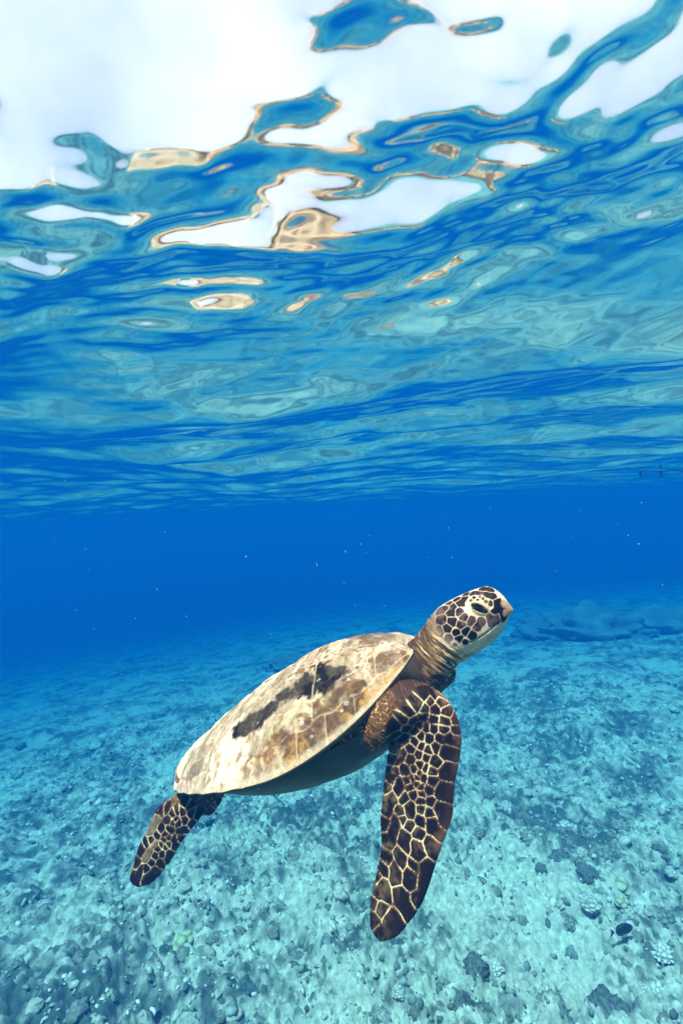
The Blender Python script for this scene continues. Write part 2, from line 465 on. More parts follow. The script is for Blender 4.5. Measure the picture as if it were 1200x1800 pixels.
def build_carapace():
    nt_, nq = 300, 221
    t = np.linspace(0, 1, nt_); t = 0.5 - 0.5 * np.cos(np.pi * (0.08 + 0.84 * t)); t = (t - t[0]) / (t[-1] - t[0])
    q = np.linspace(-1, 1, nq); q = np.sign(q) * (1 - (1 - np.abs(q))**1.35)
    Q, T = np.meshgrid(q, t)
    Tf, Qf = T.ravel(), Q.ravel()
    # scute lay-out
    vb = np.array([-.01, .055, .22, .405, .60, .80, .975, 1.01]); cb = np.array([-.01, .13, .315, .51, .715, .90, 1.01])
    def tri(x): return np.abs((x % 1) - .5) * 2
    vi = np.searchsorted(vb, Tf) - 1
    vmid = (Tf - vb[vi]) / (vb[vi + 1] - vb[vi])
    vwid = 0.17 + 0.13 * (1 - np.abs(vmid - .5) * 2) + 0.02 * np.sin(Tf * 40)
    ci = np.searchsorted(cb, Tf + 0.02 * np.sin(Qf * 9)) - 1
    mi = np.clip((np.clip(Tf, 0, .9999) * 12).astype(int), 0, 11)
    mwid = 0.845 + 0.015 * np.sin(Tf * 75)
    aq = np.abs(Qf)
    sid = np.where(aq > mwid, 100 + mi + 20 * (Qf > 0), np.where(aq < vwid, vi, 200 + ci + 20 * (Qf > 0)))
    # distance to the nearest seam, metres
    wloc = shell_w(Tf) + 1e-4
    dv = np.abs(aq - vwid) * wloc * .9; dm = np.abs(aq - mwid) * wloc
    dvt = np.abs(Tf[:, None] - vb[None]).min(1) * SL; dct = np.abs(Tf[:, None] - cb[None]).min(1) * SL
    dmt = np.abs(Tf * 12 - np.round(Tf * 12)) / 12 * SL
    ds = np.where(aq > mwid, np.minimum(dm, dmt), np.where(aq < vwid, np.minimum(dv, dvt), np.minimum(np.minimum(dv, dm), dct)))
    u = shell_top(Tf, Qf)
    p0 = loc2w((Tf - .5) * SL, Qf * wloc, u)
    # colour from spots seen on the flank, on both sides alike
    fc = grid_faces(nt_, nq, wrap=False)
    bvh = bvh_of(p0, fc)
    def spots(lst, k=1.0):
        r = []
        for zx, zy, s in lst:
            h = raycast(bvh, 280 + zx / 2.4, 1080 + zy / 2.4)
            if h is not None: r += [(h, s * k), (mirror(h), s * k)]
        return r
    f_, r_, u_ = w2loc(p0)
    # coordinates along the growth streaks: radiating from the keel towards the tail rim
    st = np.stack([Tf * SL + 0.35 * aq * wloc, Qf * wloc - 0.10 * np.sign(Qf) * (1 - Tf), 0 * Tf], 1)
    loc = np.stack([f_, r_, u_], 1)
    n_big = fbm3(loc, 14, 4, 5); n_mid = fbm3(loc, 40, 4, 9); n_fin = fbm3(loc, 120, 3, 13)
    strk = fbm3(np.stack([st[:, 0] * 48 + 2.2 * n_big + 1.4 * n_mid, st[:, 1] * 15 + 1.2 * n_big, 0 * Tf], 1), 1.0, 5, 17)
    edge = 0.42 * n_mid + 0.40 * strk + 0.30 * n_fin + .2 * n_big
    def patch(lst, sig, lo=.32, hi=.74, e=1.0):
        return sstep(lo, hi, blob_field(p0, spots(lst), sig) + e * edge)
    col = np.array([0.43, 0.32, 0.205])[None] * (1 + 0.40 * n_big[:, None] + 0.35 * strk[:, None] + .3 * n_fin[:, None])
    pink = sstep(-.1, .5, n_big + .4 * strk)[:, None]
    col = col * (1 - .5 * pink) + np.array([0.50, 0.32, 0.225]) * .5 * pink
    white = sstep(-.05, .35, strk + .4 * n_mid + .35 * (0.55 - Tf))[:, None]
    col = col * (1 - .85 * white) + np.array([0.90, 0.68, 0.49]) * .85 * white
    dirt = sstep(.18, .62, -strk + .35 * n_fin + .2 * n_mid)[:, None] * (.35 + .4 * sstep(-.2, .3, n_big)[:, None])
    col = col * (1 - dirt) + np.array([0.19, 0.115, 0.062]) * dirt
    green = patch([(480, 500, 1), (650, 370, 1.2), (560, 420, .8), (700, 330, .8)], .022)[:, None] * .6
    col = col * (1 - green) + np.array([0.42, 0.40, 0.21]) * green
    grey = patch([(150, 655, 1), (170, 640, .9), (130, 680, .7), (880, 100, 1), (930, 88, 1), (840, 105, .8), (800, 125, .8), (960, 180, 1), (1000, 195, 1), (930, 215, .8), (900, 120, .9), (960, 100, 1), (860, 130, .7)], .018)[:, None] * .75
    col = col * (1 - grey) + np.array([0.10, 0.070, 0.048]) * grey
    brown = patch([(800, 350, 1), (845, 365, 1.1), (790, 400, .9), (740, 370, .7), (690, 430, .9), (720, 440, .9), (640, 450, .6), (720, 300, .8), (560, 545, 1), (535, 525, .9), (620, 512, 1), (645, 520, .8), (700, 530, 1), (560, 620, .8), (600, 600, .6), (720, 500, .8), (820, 410, 1), (655, 560, .7), (745, 520, .8), (770, 455, 1), (830, 330, .9), (670, 470, .8), (600, 560, .9), (690, 555, .8), (760, 330, .8), (850, 300, .7), (580, 585, .7)], .0185)[:, None] * .93
    col = col * (1 - brown) + np.array([0.060, 0.028, 0.013]) * brown
    fine = fbm3(np.stack([st[:, 0] * 150 + 3 * n_mid, st[:, 1] * 26 + 2 * n_big, 0 * Tf], 1), 1.0, 4, 23)
    smg = (sstep(.10, .5, fine + .35 * n_big + .25 * strk) * (.12 + .42 * sstep(.30, .60, Tf)))[:, None]
    col = col * (1 - smg) + np.array([0.13, 0.074, 0.040]) * smg
    mot = (sstep(.10, .50, n_mid + .6 * n_fin + .35 * n_big) * (.25 + .55 * sstep(.35, .75, Tf + .25 * aq)))[:, None]
    col = col * (1 - mot) + np.array([0.115, 0.054, 0.022]) * mot
    black = patch([(530, 335, 1.0), (560, 325, 1.1), (600, 305, 1.1), (650, 285, 1.3), (690, 265, 1.4), (730, 255, 1.2), (760, 240, 1), (610, 275, .7), (385, 445, .9), (350, 480, .8), (420, 425, 1), (450, 415, .9), (480, 395, .8), (375, 480, .8), (410, 455, .8)], .0185, .30, .58)[:, None] * (.86 + .14 * sstep(-.2, .35, strk)[:, None])
    col = col * (1 - black) + np.array([0.011, 0.009, 0.008]) * black
    gold = patch([(900, 330, 1), (880, 370, .9), (850, 440, 1.1), (810, 480, 1.1), (790, 440, .7), (950, 290, .8), (1000, 255, .9), (980, 265, .8), (830, 500, 1), (660, 600, .9), (630, 615, .7), (590, 630, .6), (700, 580, .8), (730, 545, .8), (560, 640, .7), (770, 520, .9), (870, 400, .9), (920, 310, .9)], .015)[:, None] * (.45 + .55 * sstep(-.3, .3, n_fin + n_mid)[:, None]) * .8
    col = col * (1 - gold) + np.array([0.50, 0.26, 0.06]) * gold
    amb = (sstep(.70, .93, aq) * sstep(.40, .62, Tf) * sstep(-.25, .30, n_mid + .5 * n_fin + .3 * n_big) * .58)[:, None]
    ambc = np.array([0.46, 0.25, 0.075]) * (1 - sstep(-.1, .35, n_fin + .6 * strk)[:, None]) + np.array([0.10, 0.045, 0.018]) * sstep(-.1, .35, n_fin + .6 * strk)[:, None]
    col = col * (1 - amb) + ambc * amb
    # pale ring scars and a few thin scratches
    seam = sstep(0.0026, 0.0007, ds)[:, None] * sstep(-.5, .1, n_mid + .3 * n_big)[:, None]
    pale = (Tf > .62)[:, None]
    col = col * (1 - .5 * seam) + np.where(pale, np.array([[0.62, 0.47, 0.28]]), np.array([[0.20, 0.14, 0.09]])) * .5 * seam
    for k in range(26):
        h = raycast(bvh, 330 + 340 * rng.random(), 1170 + 170 * rng.random())
        if h is None: continue
        d = np.linalg.norm(p0 - h, axis=1); rr = rng.uniform(.0018, .0038)
        ring = (np.exp(-((d - rr) / .0009)**2) * .8)[:, None]
        col = col * (1 - ring) + np.array([0.62, 0.54, 0.42]) * ring
    rimb = (sstep(.955, .992, aq) * .6)[:, None]
    col = col * (1 - rimb) + np.array([0.62, 0.50, 0.33]) * rimb
    col *= (1 + .25 * n_fin[:, None] + .12 * edge[:, None])
    col = np.clip(col * np.array([1.12, 1.0, .97]), .008, .92)
    disp = -0.0022 * np.exp(-(ds / .0024)**2) + .0012 * sstep(.002, .012, ds) + 0.0030 * n_big + 0.0026 * n_mid + 0.0009 * strk + .0012 * n_fin + 0.0035 * np.exp(-(Qf * 7)**2) * (1 - np.abs(vmid - .35))
    disp *= np.clip((1 - aq) * 12, 0, 1) * np.clip(Tf * 20, 0.1, 1) * np.clip((1 - Tf) * 20, 0.1, 1)
    # ragged saw edge of the hind marginals
    rag = 0.004 * (tri(Tf * 12) - .5) * sstep(.8, 1, aq) * (Tf < .5)
    v = loc2w((Tf - .5) * SL, Qf * (wloc + rag * 1.0), u + disp)
    mat = skin_mat('carapace_horn', .5, .02, .6, 330, .0014, .32, 170)
    # underside plate, closed with the dome along the rim
    ub = shell_rim(Tf) * np.abs(Qf)**1.5 - .004 - 0.012 * (1 - aq**6)
    inset = 1 - 0.02 * 0
    vb_ = loc2w((Tf - .5) * SL * .995, Qf * (wloc + rag) * inset, ub)
    base_v = np.concatenate([v, vb_]); n = len(v)
    border = []
    idx = np.arange(n).reshape(nt_, nq)
    loop = np.concatenate([idx[0, :], idx[1:, -1], idx[-1, -2::-1], idx[-2:0:-1, 0]])
    ln = len(loop); l2 = np.roll(loop, -1)
    skirt = np.stack([loop, l2, l2 + n, loop + n], 1)
    under = (fc + n)[:, ::-1]
    keep = np.zeros(2 * n, bool); keep[under.ravel()] = True; keep[skirt.ravel()] = True
    remap = np.cumsum(keep) - 1
    # coarse is enough below: thin it by dropping every other row
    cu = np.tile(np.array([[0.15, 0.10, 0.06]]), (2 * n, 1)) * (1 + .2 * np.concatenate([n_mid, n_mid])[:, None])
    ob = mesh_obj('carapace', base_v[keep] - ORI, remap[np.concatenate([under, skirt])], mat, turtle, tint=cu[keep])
    tag(ob, 'pale worn shell with dark blotches')
    bm = bmesh.new(); bm.from_mesh(ob.data); bmesh.ops.recalc_face_normals(bm, faces=bm.faces); bm.to_mesh(ob.data); bm.free()
    fs = sid[fc[:, 0]]
    # every scute must be one connected piece: give stray slivers to the neighbour they touch most
    G = fs.reshape(nt_ - 1, nq - 1).copy()
    for _ in range(3):
        seen = np.zeros(G.shape, bool); comps = {}
        for i0 in range(G.shape[0]):
            for j0 in range(G.shape[1]):
                if seen[i0, j0]: continue
                g = G[i0, j0]; stack = [(i0, j0)]; seen[i0, j0] = True; cells_ = []
                while stack:
                    i, j = stack.pop(); cells_.append((i, j))
                    for a, b in ((i + 1, j), (i - 1, j), (i, j + 1), (i, j - 1)):
                        if 0 <= a < G.shape[0] and 0 <= b < G.shape[1] and not seen[a, b] and G[a, b] == g:
                            seen[a, b] = True; stack.append((a, b))
                comps.setdefault(g, []).append(cells_)
        moved = False
        for g, cl_ in comps.items():
            cl_.sort(key=len)
            drop = cl_[:-1] + ([cl_[-1]] if len(cl_[-1]) < 40 else [])
            for cells_ in drop:
                cnt = {}
                for i, j in cells_:
                    for a, b in ((i + 1, j), (i - 1, j), (i, j + 1), (i, j - 1)):
                        if 0 <= a < G.shape[0] and 0 <= b < G.shape[1] and G[a, b] != g: cnt[G[a, b]] = cnt.get(G[a, b], 0) + 1
                if cnt:
                    k = max(cnt, key=cnt.get); moved = True
                    for i, j in cells_: G[i, j] = k
        if not moved: break
    fs = G.ravel()
    for s in np.unique(fs):
        sel = fc[fs == s]
        uq, inv = np.unique(sel, return_inverse=True)
        mesh_obj('scute', v[uq] - ORI, inv.reshape(-1, 4), mat, ob, tint=col[uq])
    return bvh
CARA_BVH = build_carapace()

# ---- plastron
def build_plastron():
    nt_, nq = 120, 81
    T, Q = np.meshgrid(np.linspace(.0, 1, nt_), np.linspace(-1, 1, nq), indexing='ij')
    T = T.ravel(); Q = Q.ravel()
    wl = shell_w(T) * .93
    u = shell_bottom(T, Q)
    loc = np.stack([(T - .5) * SL * .97, Q * wl, u], 1)
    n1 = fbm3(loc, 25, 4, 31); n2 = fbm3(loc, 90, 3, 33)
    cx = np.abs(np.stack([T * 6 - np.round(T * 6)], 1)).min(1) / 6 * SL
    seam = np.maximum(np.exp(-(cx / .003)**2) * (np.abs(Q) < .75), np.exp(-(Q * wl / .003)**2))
    col = np.array([0.055, 0.052, 0.027])[None] * (1 + .35 * n1 + .2 * n2)[:, None] * (1 - .5 * seam)[:, None]  # belly shade is put into this colour; plastron horn itself is pale yellow
    v = loc2w(loc[:, 0], loc[:, 1], u + .0025 * n1 + .0012 * seam)
    f = grid_faces(nt_, nq, wrap=False)
    ob = mesh_obj('plastron', v - ORI, f, skin_mat('plastron_horn_shaded', .5, .25), turtle, tint=np.clip(col, .01, .9))
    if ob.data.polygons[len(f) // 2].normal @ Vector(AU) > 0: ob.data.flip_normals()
build_plastron()

# ---- body: lofts for trunk, neck and head, flippers and tail, grown into one skin
def loft(stations, n=40, caps=True):
    """stations: list of closed rings (n,3)"""
    v = np.concatenate(stations); k = len(stations)
    f = grid_faces(k, n)
    c0 = stations[0].mean(0); c1 = stations[-1].mean(0)
    v = np.concatenate([v, [c0, c1]])
    i0, i1 = len(v) - 2, len(v) - 1
    j = np.arange(n); j2 = (j + 1) % n
    tri0 = np.stack([j2, j, np.full(n, i0)], 1); o = (k - 1) * n
    tri1 = np.stack([o + j, o + j2, np.full(n, i1)], 1)
    tris = np.concatenate([f[:, [0, 1, 2]], f[:, [0, 2, 3]], tri0, tri1])
    # make the winding point outwards
    a, b, c = v[tris[:, 0]], v[tris[:, 1]], v[tris[:, 2]]
    vol = np.einsum('ij,ij->i', a - v.mean(0), np.cross(b - v.mean(0), c - v.mean(0))).sum()
    if vol < 0: tris = tris[:, ::-1]
    return v, tris

def resample(rows, n):
    """smooth a table of station numbers along its length"""
    rows = np.asarray(rows, float)
    d = np.r_[0, np.cumsum(np.hypot(np.diff(rows[:, 0]), np.diff(rows[:, 1])) + 1e-3)]
    s = np.linspace(0, d[-1], n)
    return np.stack([cubic(s, d, rows[:, c]) for c in range(rows.shape[1])], 1)

TH = np.linspace(0, 2 * np.pi, 40, endpoint=False)
def spow(x, p): return np.sign(x) * np.abs(x)**p

# neck and head: upper x,y  lower x,y  depth  half width (m)
HEAD = [
 (672, 1168, 728, 1268, 1.000, .060), (700, 1143, 750, 1238, .996, .060), (724, 1124, 771, 1216, .992, .056), (740, 1107, 787, 1192, .988, .052),
 (752, 1089, 798, 1173, .985, .051), (768, 1070, 812, 1161, .982, .053), (790, 1056, 832, 1149, .979, .055),
 (815, 1044, 854, 1135, .976, .054), (838, 1035, 872, 1121, .973, .048), (857, 1031, 885, 1103, .971, .037),
 (872, 1037, 892, 1090, .969, .027), (884, 1047, 896, 1082, .968, .0185), (894, 1060, 900, 1077, .967, .010), (901, 1070, 902.5, 1074, .966, .003)]
for k, h in enumerate(HEAD): HEAD[k] = h[:4] + (1.0 - 0.005 * k, h[5])
hr = resample([( (a + c) / 2, (b + d) / 2, a - c, b - d, z, w_) for a, b, c, d, z, w_ in HEAD], 60)
rings = []
for cx, cy_, dx, dy, z, w_ in hr:
    c = P(cx, cy_, z); up = (P(cx + dx / 2, cy_ + dy / 2, z) - c)
    w_ = max(w_, .002)
    rings.append(c + np.outer(spow(np.cos(TH), .92), up) + np.outer(spow(np.sin(TH), .92) * w_ * (1 - .10 * np.cos(TH)), AR))
PARTS = {'head': loft(rings)}
HEAD_AXIS = np.array([P(a, b, z) for a, b, _, _, z, _ in hr])

# flippers: leading x,y  trailing x,y  depth lead, depth trail, thickness (m)
FLIP = [
 (700, 1188, 640, 1262, .965, .925, .085), (728, 1196, 655, 1278, .94, .905, .082), (760, 1210, 672, 1290, .918, .89, .072), (788, 1233, 683, 1300, .900, .885, .058),
 (804, 1264, 681, 1318, .888, .880, .046), (810, 1299, 679, 1341, .878, .875, .039), (807, 1330, 676, 1364, .870, .870, .034),
 (801, 1362, 673, 1388, .863, .866, .030), (797, 1397, 671, 1413, .856, .862, .027), (795, 1428, 668, 1435, .850, .858, .025),
 (788, 1455, 669, 1460, .845, .854, .023), (780, 1475, 670, 1483, .841, .850, .0215), (772, 1497, 667, 1505, .837, .846, .020),
 (764, 1521, 663, 1526, .833, .842, .0185), (755, 1550, 658, 1549, .829, .838, .017), (745, 1578, 652, 1573, .825, .834, .0155),
 (735, 1598, 650, 1597, .822, .831, .014), (721, 1617, 649.5, 1618, .819, .828, .0125), (706, 1636, 652, 1636, .817, .825, .011),
 (693, 1648, 661, 1647, .815, .822, .009), (679, 1653.5, 671, 1653, .814, .820, .005)]
FLIP = [f_[:4] + (f_[4] - .045 * min(1, k / 4 + .5), f_[5] - .02 * min(1, k / 4), f_[6]) for k, f_ in enumerate(FLIP)]
def fin(table, n, camber=0.004, wob=0.0):
    rr = resample([((a + c) / 2, (b + d) / 2, a - c, b - d, z1, z2, th) for a, b, c, d, z1, z2, th in table], n)
    out = []
    for k, (cx, cy_, dx, dy, z1, z2, th) in enumerate(rr):
        le = P(cx + dx / 2, cy_ + dy / 2, z1); te = P(cx - dx / 2, cy_ - dy / 2, z2)
        c = (le + te) / 2; ch = (le - te) / 2
        nrm = np.cross(P(cx, cy_ + 10, z1) - P(cx, cy_, z1), ch); nrm /= np.linalg.norm(nrm)
        if nrm @ FV > 0: nrm = -nrm
        x = np.cos(TH)
        prof = np.abs(np.sin(TH))**.9 * (.62 + .38 * x)        # thicker along the leading edge
        out.append(c + np.outer(x, ch) + np.outer(np.sign(np.sin(TH)) * prof * th * .62 + camber * (1 - x * x), nrm))
    return out
fr_rings = fin(FLIP, 90)
PARTS['fore'] = loft(fr_rings)
HIND = [
 (330, 1372, 410, 1372, 1.08, 1.05, .05), (320, 1388, 388, 1398, 1.07, 1.045, .045), (302, 1402, 371, 1416, 1.06, 1.04, .036), (288, 1411, 361, 1425, 1.055, 1.035, .030),
 (273, 1427, 349, 1442, 1.05, 1.03, .024), (267, 1444, 337, 1457, 1.045, 1.028, .021), (258, 1462, 325, 1473, 1.04, 1.025, .019), (247, 1483, 314, 1489, 1.035, 1.022, .017),
 (240, 1502, 304, 1508, 1.03, 1.02, .015), (236, 1518, 294, 1522, 1.027, 1.018, .0135), (230.5, 1532, 284, 1536, 1.025, 1.016, .012), (229, 1545, 272, 1548, 1.022, 1.014, .010),
 (236, 1553, 261, 1555, 1.02, 1.012, .007), (245, 1557, 251, 1557, 1.02, 1.012, .004)]
hd_rings = fin(HIND, 60, .003)
PARTS['hind'] = loft(hd_rings)

SHOULDER = P(715, 1235, .90); SHOULDER_L = mirror(SHOULDER)
def rot_about(p, c, axis, ang):
    M_ = np.array(Matrix.Rotation(ang, 3, Vector(axis)))
    return (p - c) @ M_.T + c
LEFT_ROT = [(AX, R(30)), (AR, R(-14))]
def left_pose(p, inv=False):
    if not inv:
        q = mirror(p)
        for ax, an in LEFT_ROT: q = rot_about(q, SHOULDER_L, ax, an)
        return q
    q = p
    for ax, an in LEFT_ROT[::-1]: q = rot_about(q, SHOULDER_L, ax, -an)
    return mirror(q)
so = []
for k, x in enumerate(np.linspace(0, 1, 18)):
    c = P(618 + 92 * x, 1274 - 36 * x, .905 - .035 * x); rr_ = (.01 + .99 * math.sin(math.pi * (.06 + .88 * x))**.6)
    so.append(c + np.outer(np.cos(TH) * rr_ * (.066 - .012 * x), UV) + np.outer(np.sin(TH) * rr_ * (.085 - .035 * x), FV))
sb = []
for k, x in enumerate(np.linspace(0, 1, 18)):
    c = P(650 + 110 * x, 1262 - 34 * x, .892 - .030 * x); rr_ = (.01 + .99 * math.sin(math.pi * (.06 + .88 * x))**.55)
    sb.append(c + np.outer(np.cos(TH) * rr_ * (.060 - .016 * x), UV) + np.outer(np.sin(TH) * rr_ * .046, FV))
PARTS['shoulder'] = loft(so); PARTS['upper_arm'] = loft(sb)
v, f = loft(so[:11]); PARTS['shoulder_far'] = (mirror(v), f[:, ::-1])
v, f = PARTS['fore']; PARTS['fore_far'] = (left_pose(v), f[:, ::-1])
v, f = PARTS['hind']; PARTS['hind_far'] = (mirror(v), f[:, ::-1])
# trunk
tr = []
for t in np.linspace(.06, .955, 40):
    ss, cc = np.sin(TH), np.cos(TH)
    e = min(1, (1 - t) / .12 + .35, t / .12 + .2)
    qq = .90 * ss
    uu_ = np.where(cc >= 0, shell_top(np.full(40, t), qq) * .86 - .007, shell_bottom(np.full(40, t), qq) * .68 + .008) * np.minimum(1, np.abs(cc) * 3 + .15)
    tr.append(loc2w(np.full(40, (t - .5) * SL), qq * float(shell_w(np.array(t))) * e, uu_))
PARTS['trunk'] = loft(tr)
# tail, tucked behind the shell
tl = []
for k, x in enumerate(np.linspace(0, 1, 14)):
    rr_ = .026 * (1 - x)**.8 + .002
    c = loc2w(-.29 * SL - .18 * SL * x, 0., -.03 - .030 * x)
    tl.append(c + np.outer(np.cos(TH) * rr_, AU) + np.outer(np.sin(TH) * rr_, AR))
PARTS['tail'] = loft(tl)

def build_body():
    vs, fs, off = [], [], 0
    for v, f in PARTS.values():
        vs.append(v); fs.append(f + off); off += len(v)
    tmp = mesh_obj('body_lofts', np.concatenate(vs) - ORI, np.concatenate(fs))
    md = tmp.modifiers.new('r', 'REMESH'); md.mode = 'VOXEL'; md.voxel_size = 0.00165; md.use_smooth_shade = True
    dg = bpy.context.evaluated_depsgraph_get()
    me = bpy.data.meshes.new_from_object(tmp.evaluated_get(dg))
    bpy.data.objects.remove(tmp)
    nv = len(me.vertices)
    co = np.empty(nv * 3, np.float32); me.vertices.foreach_get('co', co); co = co.reshape(-1, 3).astype(float) + ORI
    ed = np.empty(len(me.edges) * 2, np.int32); me.edges.foreach_get('vertices', ed); ed = ed.reshape(-1, 2)
    nf = len(me.polygons); lt = np.empty(nf, np.int32); me.polygons.foreach_get('loop_total', lt)
    li = np.empty(len(me.loops), np.int32); me.loops.foreach_get('vertex_index', li)
    deg = np.bincount(ed.ravel(), minlength=nv)[:, None].astype(float); deg[deg == 0] = 1
    def smooth(a, n, w=.5):
        for _ in range(n):
            s = np.zeros_like(a)
            for c in range(a.shape[1]):
                s[:, c] = np.bincount(ed[:, 0], a[ed[:, 1], c], nv) + np.bincount(ed[:, 1], a[ed[:, 0], c], nv)
            a = a * (1 - w) + w * s / deg
        return a
    # blend the joints of the limbs with the trunk more than the rest
    f_, r_, u_ = w2loc(co)
    sm = smooth(co, 90)
    jr = np.exp(-(((co - P(692, 1250, .875))**2).sum(1) / .062**2)) + np.exp(-((mirror(co) - P(692, 1250, .875))**2).sum(1) / .062**2)
    jr = np.clip(jr * 1.4, 0, 1)[:, None]
    co = smooth(co, 4) * (1 - jr) + sm * jr
    quads = li.reshape(-1, 4) if (lt == 4).all() else None
    bvh = bvh_of(co, quads)
    # canonical coordinates: the right-hand side of the animal
    q = co.copy(); left = r_ < 0
    q[left] = mirror(co[left])
    ff, fr2, fu = f_, np.abs(r_), u_
    far = bvh_of(*PARTS['fore_far'])
    cand = np.where(left & (f_ > .02))[0]
    inv = left_pose(co, True)
    lv = PARTS['fore_far'][0]
    # tell the far flipper by distance to its loft
    isfar = np.zeros(nv, bool)
    for i in cand:
        d = far.find_nearest(Vector(co[i]), .02)
        if d[0] is not None and d[3] < .008: isfar[i] = True
    q[isfar] = inv[isfar]
    def seeds(groups, x0, y0, sc):
        out = []
        for k, g in enumerate(groups):
            rad = None
            if isinstance(g, tuple): g, rad = g
            for zx, zy in g:
                h = raycast(bvh, x0 + zx / sc, y0 + zy / sc)
                if h is not None: out.append((k, h, 9 if rad is None else rad))
        return out
    def cells(p, sd, chunk=40000):
        """nearest two groups: distance to the first and to the second, the first's id and its radius"""
        ids = np.array([s[0] for s in sd]); pts = np.array([s[1] for s in sd]); rad = np.array([s[2] for s in sd], float)
        ug = np.unique(ids)
        F1 = np.full(len(p), 9.); F2 = np.full(len(p), 9.); I1 = np.zeros(len(p), int); RD = np.zeros(len(p))
        for g in ug:
            m_ = ids == g
            d = np.full(len(p), 9.)
            for c in pts[m_]:
                d = np.minimum(d, np.sqrt(((p - c)**2).sum(1)))
            b = d < F1
            F2 = np.where(b, F1, np.minimum(F2, d)); I1 = np.where(b, g, I1); RD = np.where(b, rad[m_][0], RD); F1 = np.where(b, d, F1)
        return F1, F2, I1, RD
    # ---- scales of the fore flipper, one group of seeds per scale
    A = [[(650, 175), (760, 150), (870, 165)], [(710, 240)], [(870, 255)], [(650, 335)], [(770, 355)], [(940, 380)], [(645, 440)], [(750, 480)], [(915, 510)], [(1050, 490)],
         [(670, 590)], [(750, 600)], [(900, 615)], [(1060, 620)], [(590, 700)], [(700, 730)], [(850, 730), (960, 720), (1050, 750)], [(600, 840)], [(790, 850)], [(680, 885)],
         [(900, 900), (1010, 930)], [(575, 945)], [(660, 980)], [(770, 1040)], [(460, 1000)], [(460, 870)], [(520, 780)], [(250, 580)], [(250, 700)], [(230, 870), (300, 810), (380, 740)],
         [(220, 1010), (350, 930)], [(560, 280)], [(570, 560)], [(530, 630)], [(420, 400)], [(380, 470)], [(430, 590)], [(480, 510)]]
    Bz = [[(300, 130), (270, 200)], [(225, 335)], [(390, 280), (370, 380)], [(480, 120)], [(590, 100)], [(665, 40)], [(730, 80)], [(800, 115)], [(640, 140)], [(990, 130), (1050, 100)],
          [(560, 215)], [(500, 240)], [(615, 200)], [(610, 280)], [(705, 200)], [(805, 230)], [(535, 320)], [(670, 335)], [(575, 420)], [(757, 367)], [(680, 405)], [(670, 510)], [(795, 520)],
          [(685, 610)], [(765, 650)], [(960, 350), (930, 420), (1020, 420)], [(960, 620), (990, 780), (900, 590)], [(525, 580), (520, 670)], [(665, 770)], [(245, 520), (230, 640), (290, 450)],
          [(520, 830)], [(630, 930)], [(840, 870), (800, 800), (900, 930)], [(300, 880), (250, 1040), (350, 760)], [(460, 980), (460, 1100)], [(200, 800)], [(610, 1110), (620, 1220)], [(800, 1070), (860, 1150)],
          [(420, 740)], [(450, 470)], [(400, 670)]]
    Cz = [[(300, 130)], [(245, 285)], [(175, 385)], [(490, 190), (470, 90)], [(410, 280), (420, 400)], [(640, 240)], [(600, 330), (580, 460), (640, 420)],
          [(800, 260), (760, 460), (700, 680), (860, 330)], [(230, 480), (250, 580), (160, 600)], [(125, 715)], [(210, 800)], [(140, 970)], [(520, 650), (560, 780), (480, 600), (590, 880)],
          [(330, 980), (200, 1110), (330, 1130), (440, 1000)]]
    sd = seeds(A, 660, 1200, 7.5)
    sd += [(k + 100, p, r) for k, p, r in seeds(Bz, 650, 1340, 7.5)]
    sd += [(k + 200, p, r) for k, p, r in seeds(Cz, 640, 1490, 7.5)]
    H4 = [[(370, 460), (410, 450)], [(440, 440)], [(220, 820), (190, 870)], [(310, 740)], [(355, 700)], [(400, 640)], [(250, 780)], [(690, 490)], [(750, 505)], [(590, 660), (620, 640)], [(520, 740), (530, 790)],
          [(470, 880), (465, 930)], [(395, 960)], [(300, 1080), (340, 1040), (260, 1130)], [(170, 1090), (200, 1010), (150, 1130)], [(255, 1010)], [(300, 955)], [(340, 890)], [(370, 825)], [(410, 875)], [(435, 805)],
          [(405, 795)], [(465, 780)], [(435, 740)], [(465, 725)], [(440, 690)], [(480, 640)], [(500, 570)], [(540, 540)], [(570, 575)], [(620, 560)], [(600, 470)], [(665, 420)], [(635, 400)], [(690, 590)],
          [(550, 480)], [(520, 500)], [(480, 560)], [(590, 720)], [(350, 540), (330, 600), (300, 660)], [(170, 930), (180, 980)], [(290, 860), (340, 780), (260, 920)]]
    sd += [(k + 300, p, r) for k, p, r in seeds(H4, 210, 1340, 5.4545)]
    HD = [([(640, 170), (720, 172), (800, 182), (870, 196)], 58), ([(770, 105), (850, 112)], 50), ([(470, 280), (540, 225)], 80), ([(395, 325), (375, 400)], 70), ([(250, 370), (300, 335)], 70), ([(255, 495)], 68),
          ([(380, 512)], 66), ([(470, 395)], 46), ([(525, 460)], 46), ([(495, 555)], 62), ([(320, 600)], 64), ([(225, 630)], 56), ([(435, 650)], 40), ([(550, 632)], 52), ([(470, 722)], 52), ([(545, 765)], 32),
          ([(625, 678)], 52), ([(622, 512)], 56), ([(690, 575), (742, 515)], 46), ([(340, 712)], 40), ([(415, 795)], 22), ([(925, 290), (965, 360), (1000, 430), (930, 390)], 80), ([(870, 480), (940, 455)], 75),
          ([(655, 215)], 22), ([(615, 250)], 20), ([(700, 245)], 18), ([(760, 225)], 20), ([(728, 208)], 16), ([(800, 262)], 22), ([(855, 285)], 30), ([(560, 175)], 50), ([(440, 235)], 50), ([(340, 290)], 50)]
    sh = [(k + 400, p, r * 1.25 / 7.06 * .98 / 800) for k, p, r in seeds(HD, 740, 1020, 7.06)]
    print('seeds', len(sd), len(sh))
    F1, F2, I1, _ = cells(q, sd)
    G1, G2, J1, GR = cells(q, sh)
    rn = np.array([hash01(np.array([float(i)]), np.array([0.]), 3, 5)[0] for i in range(500)])
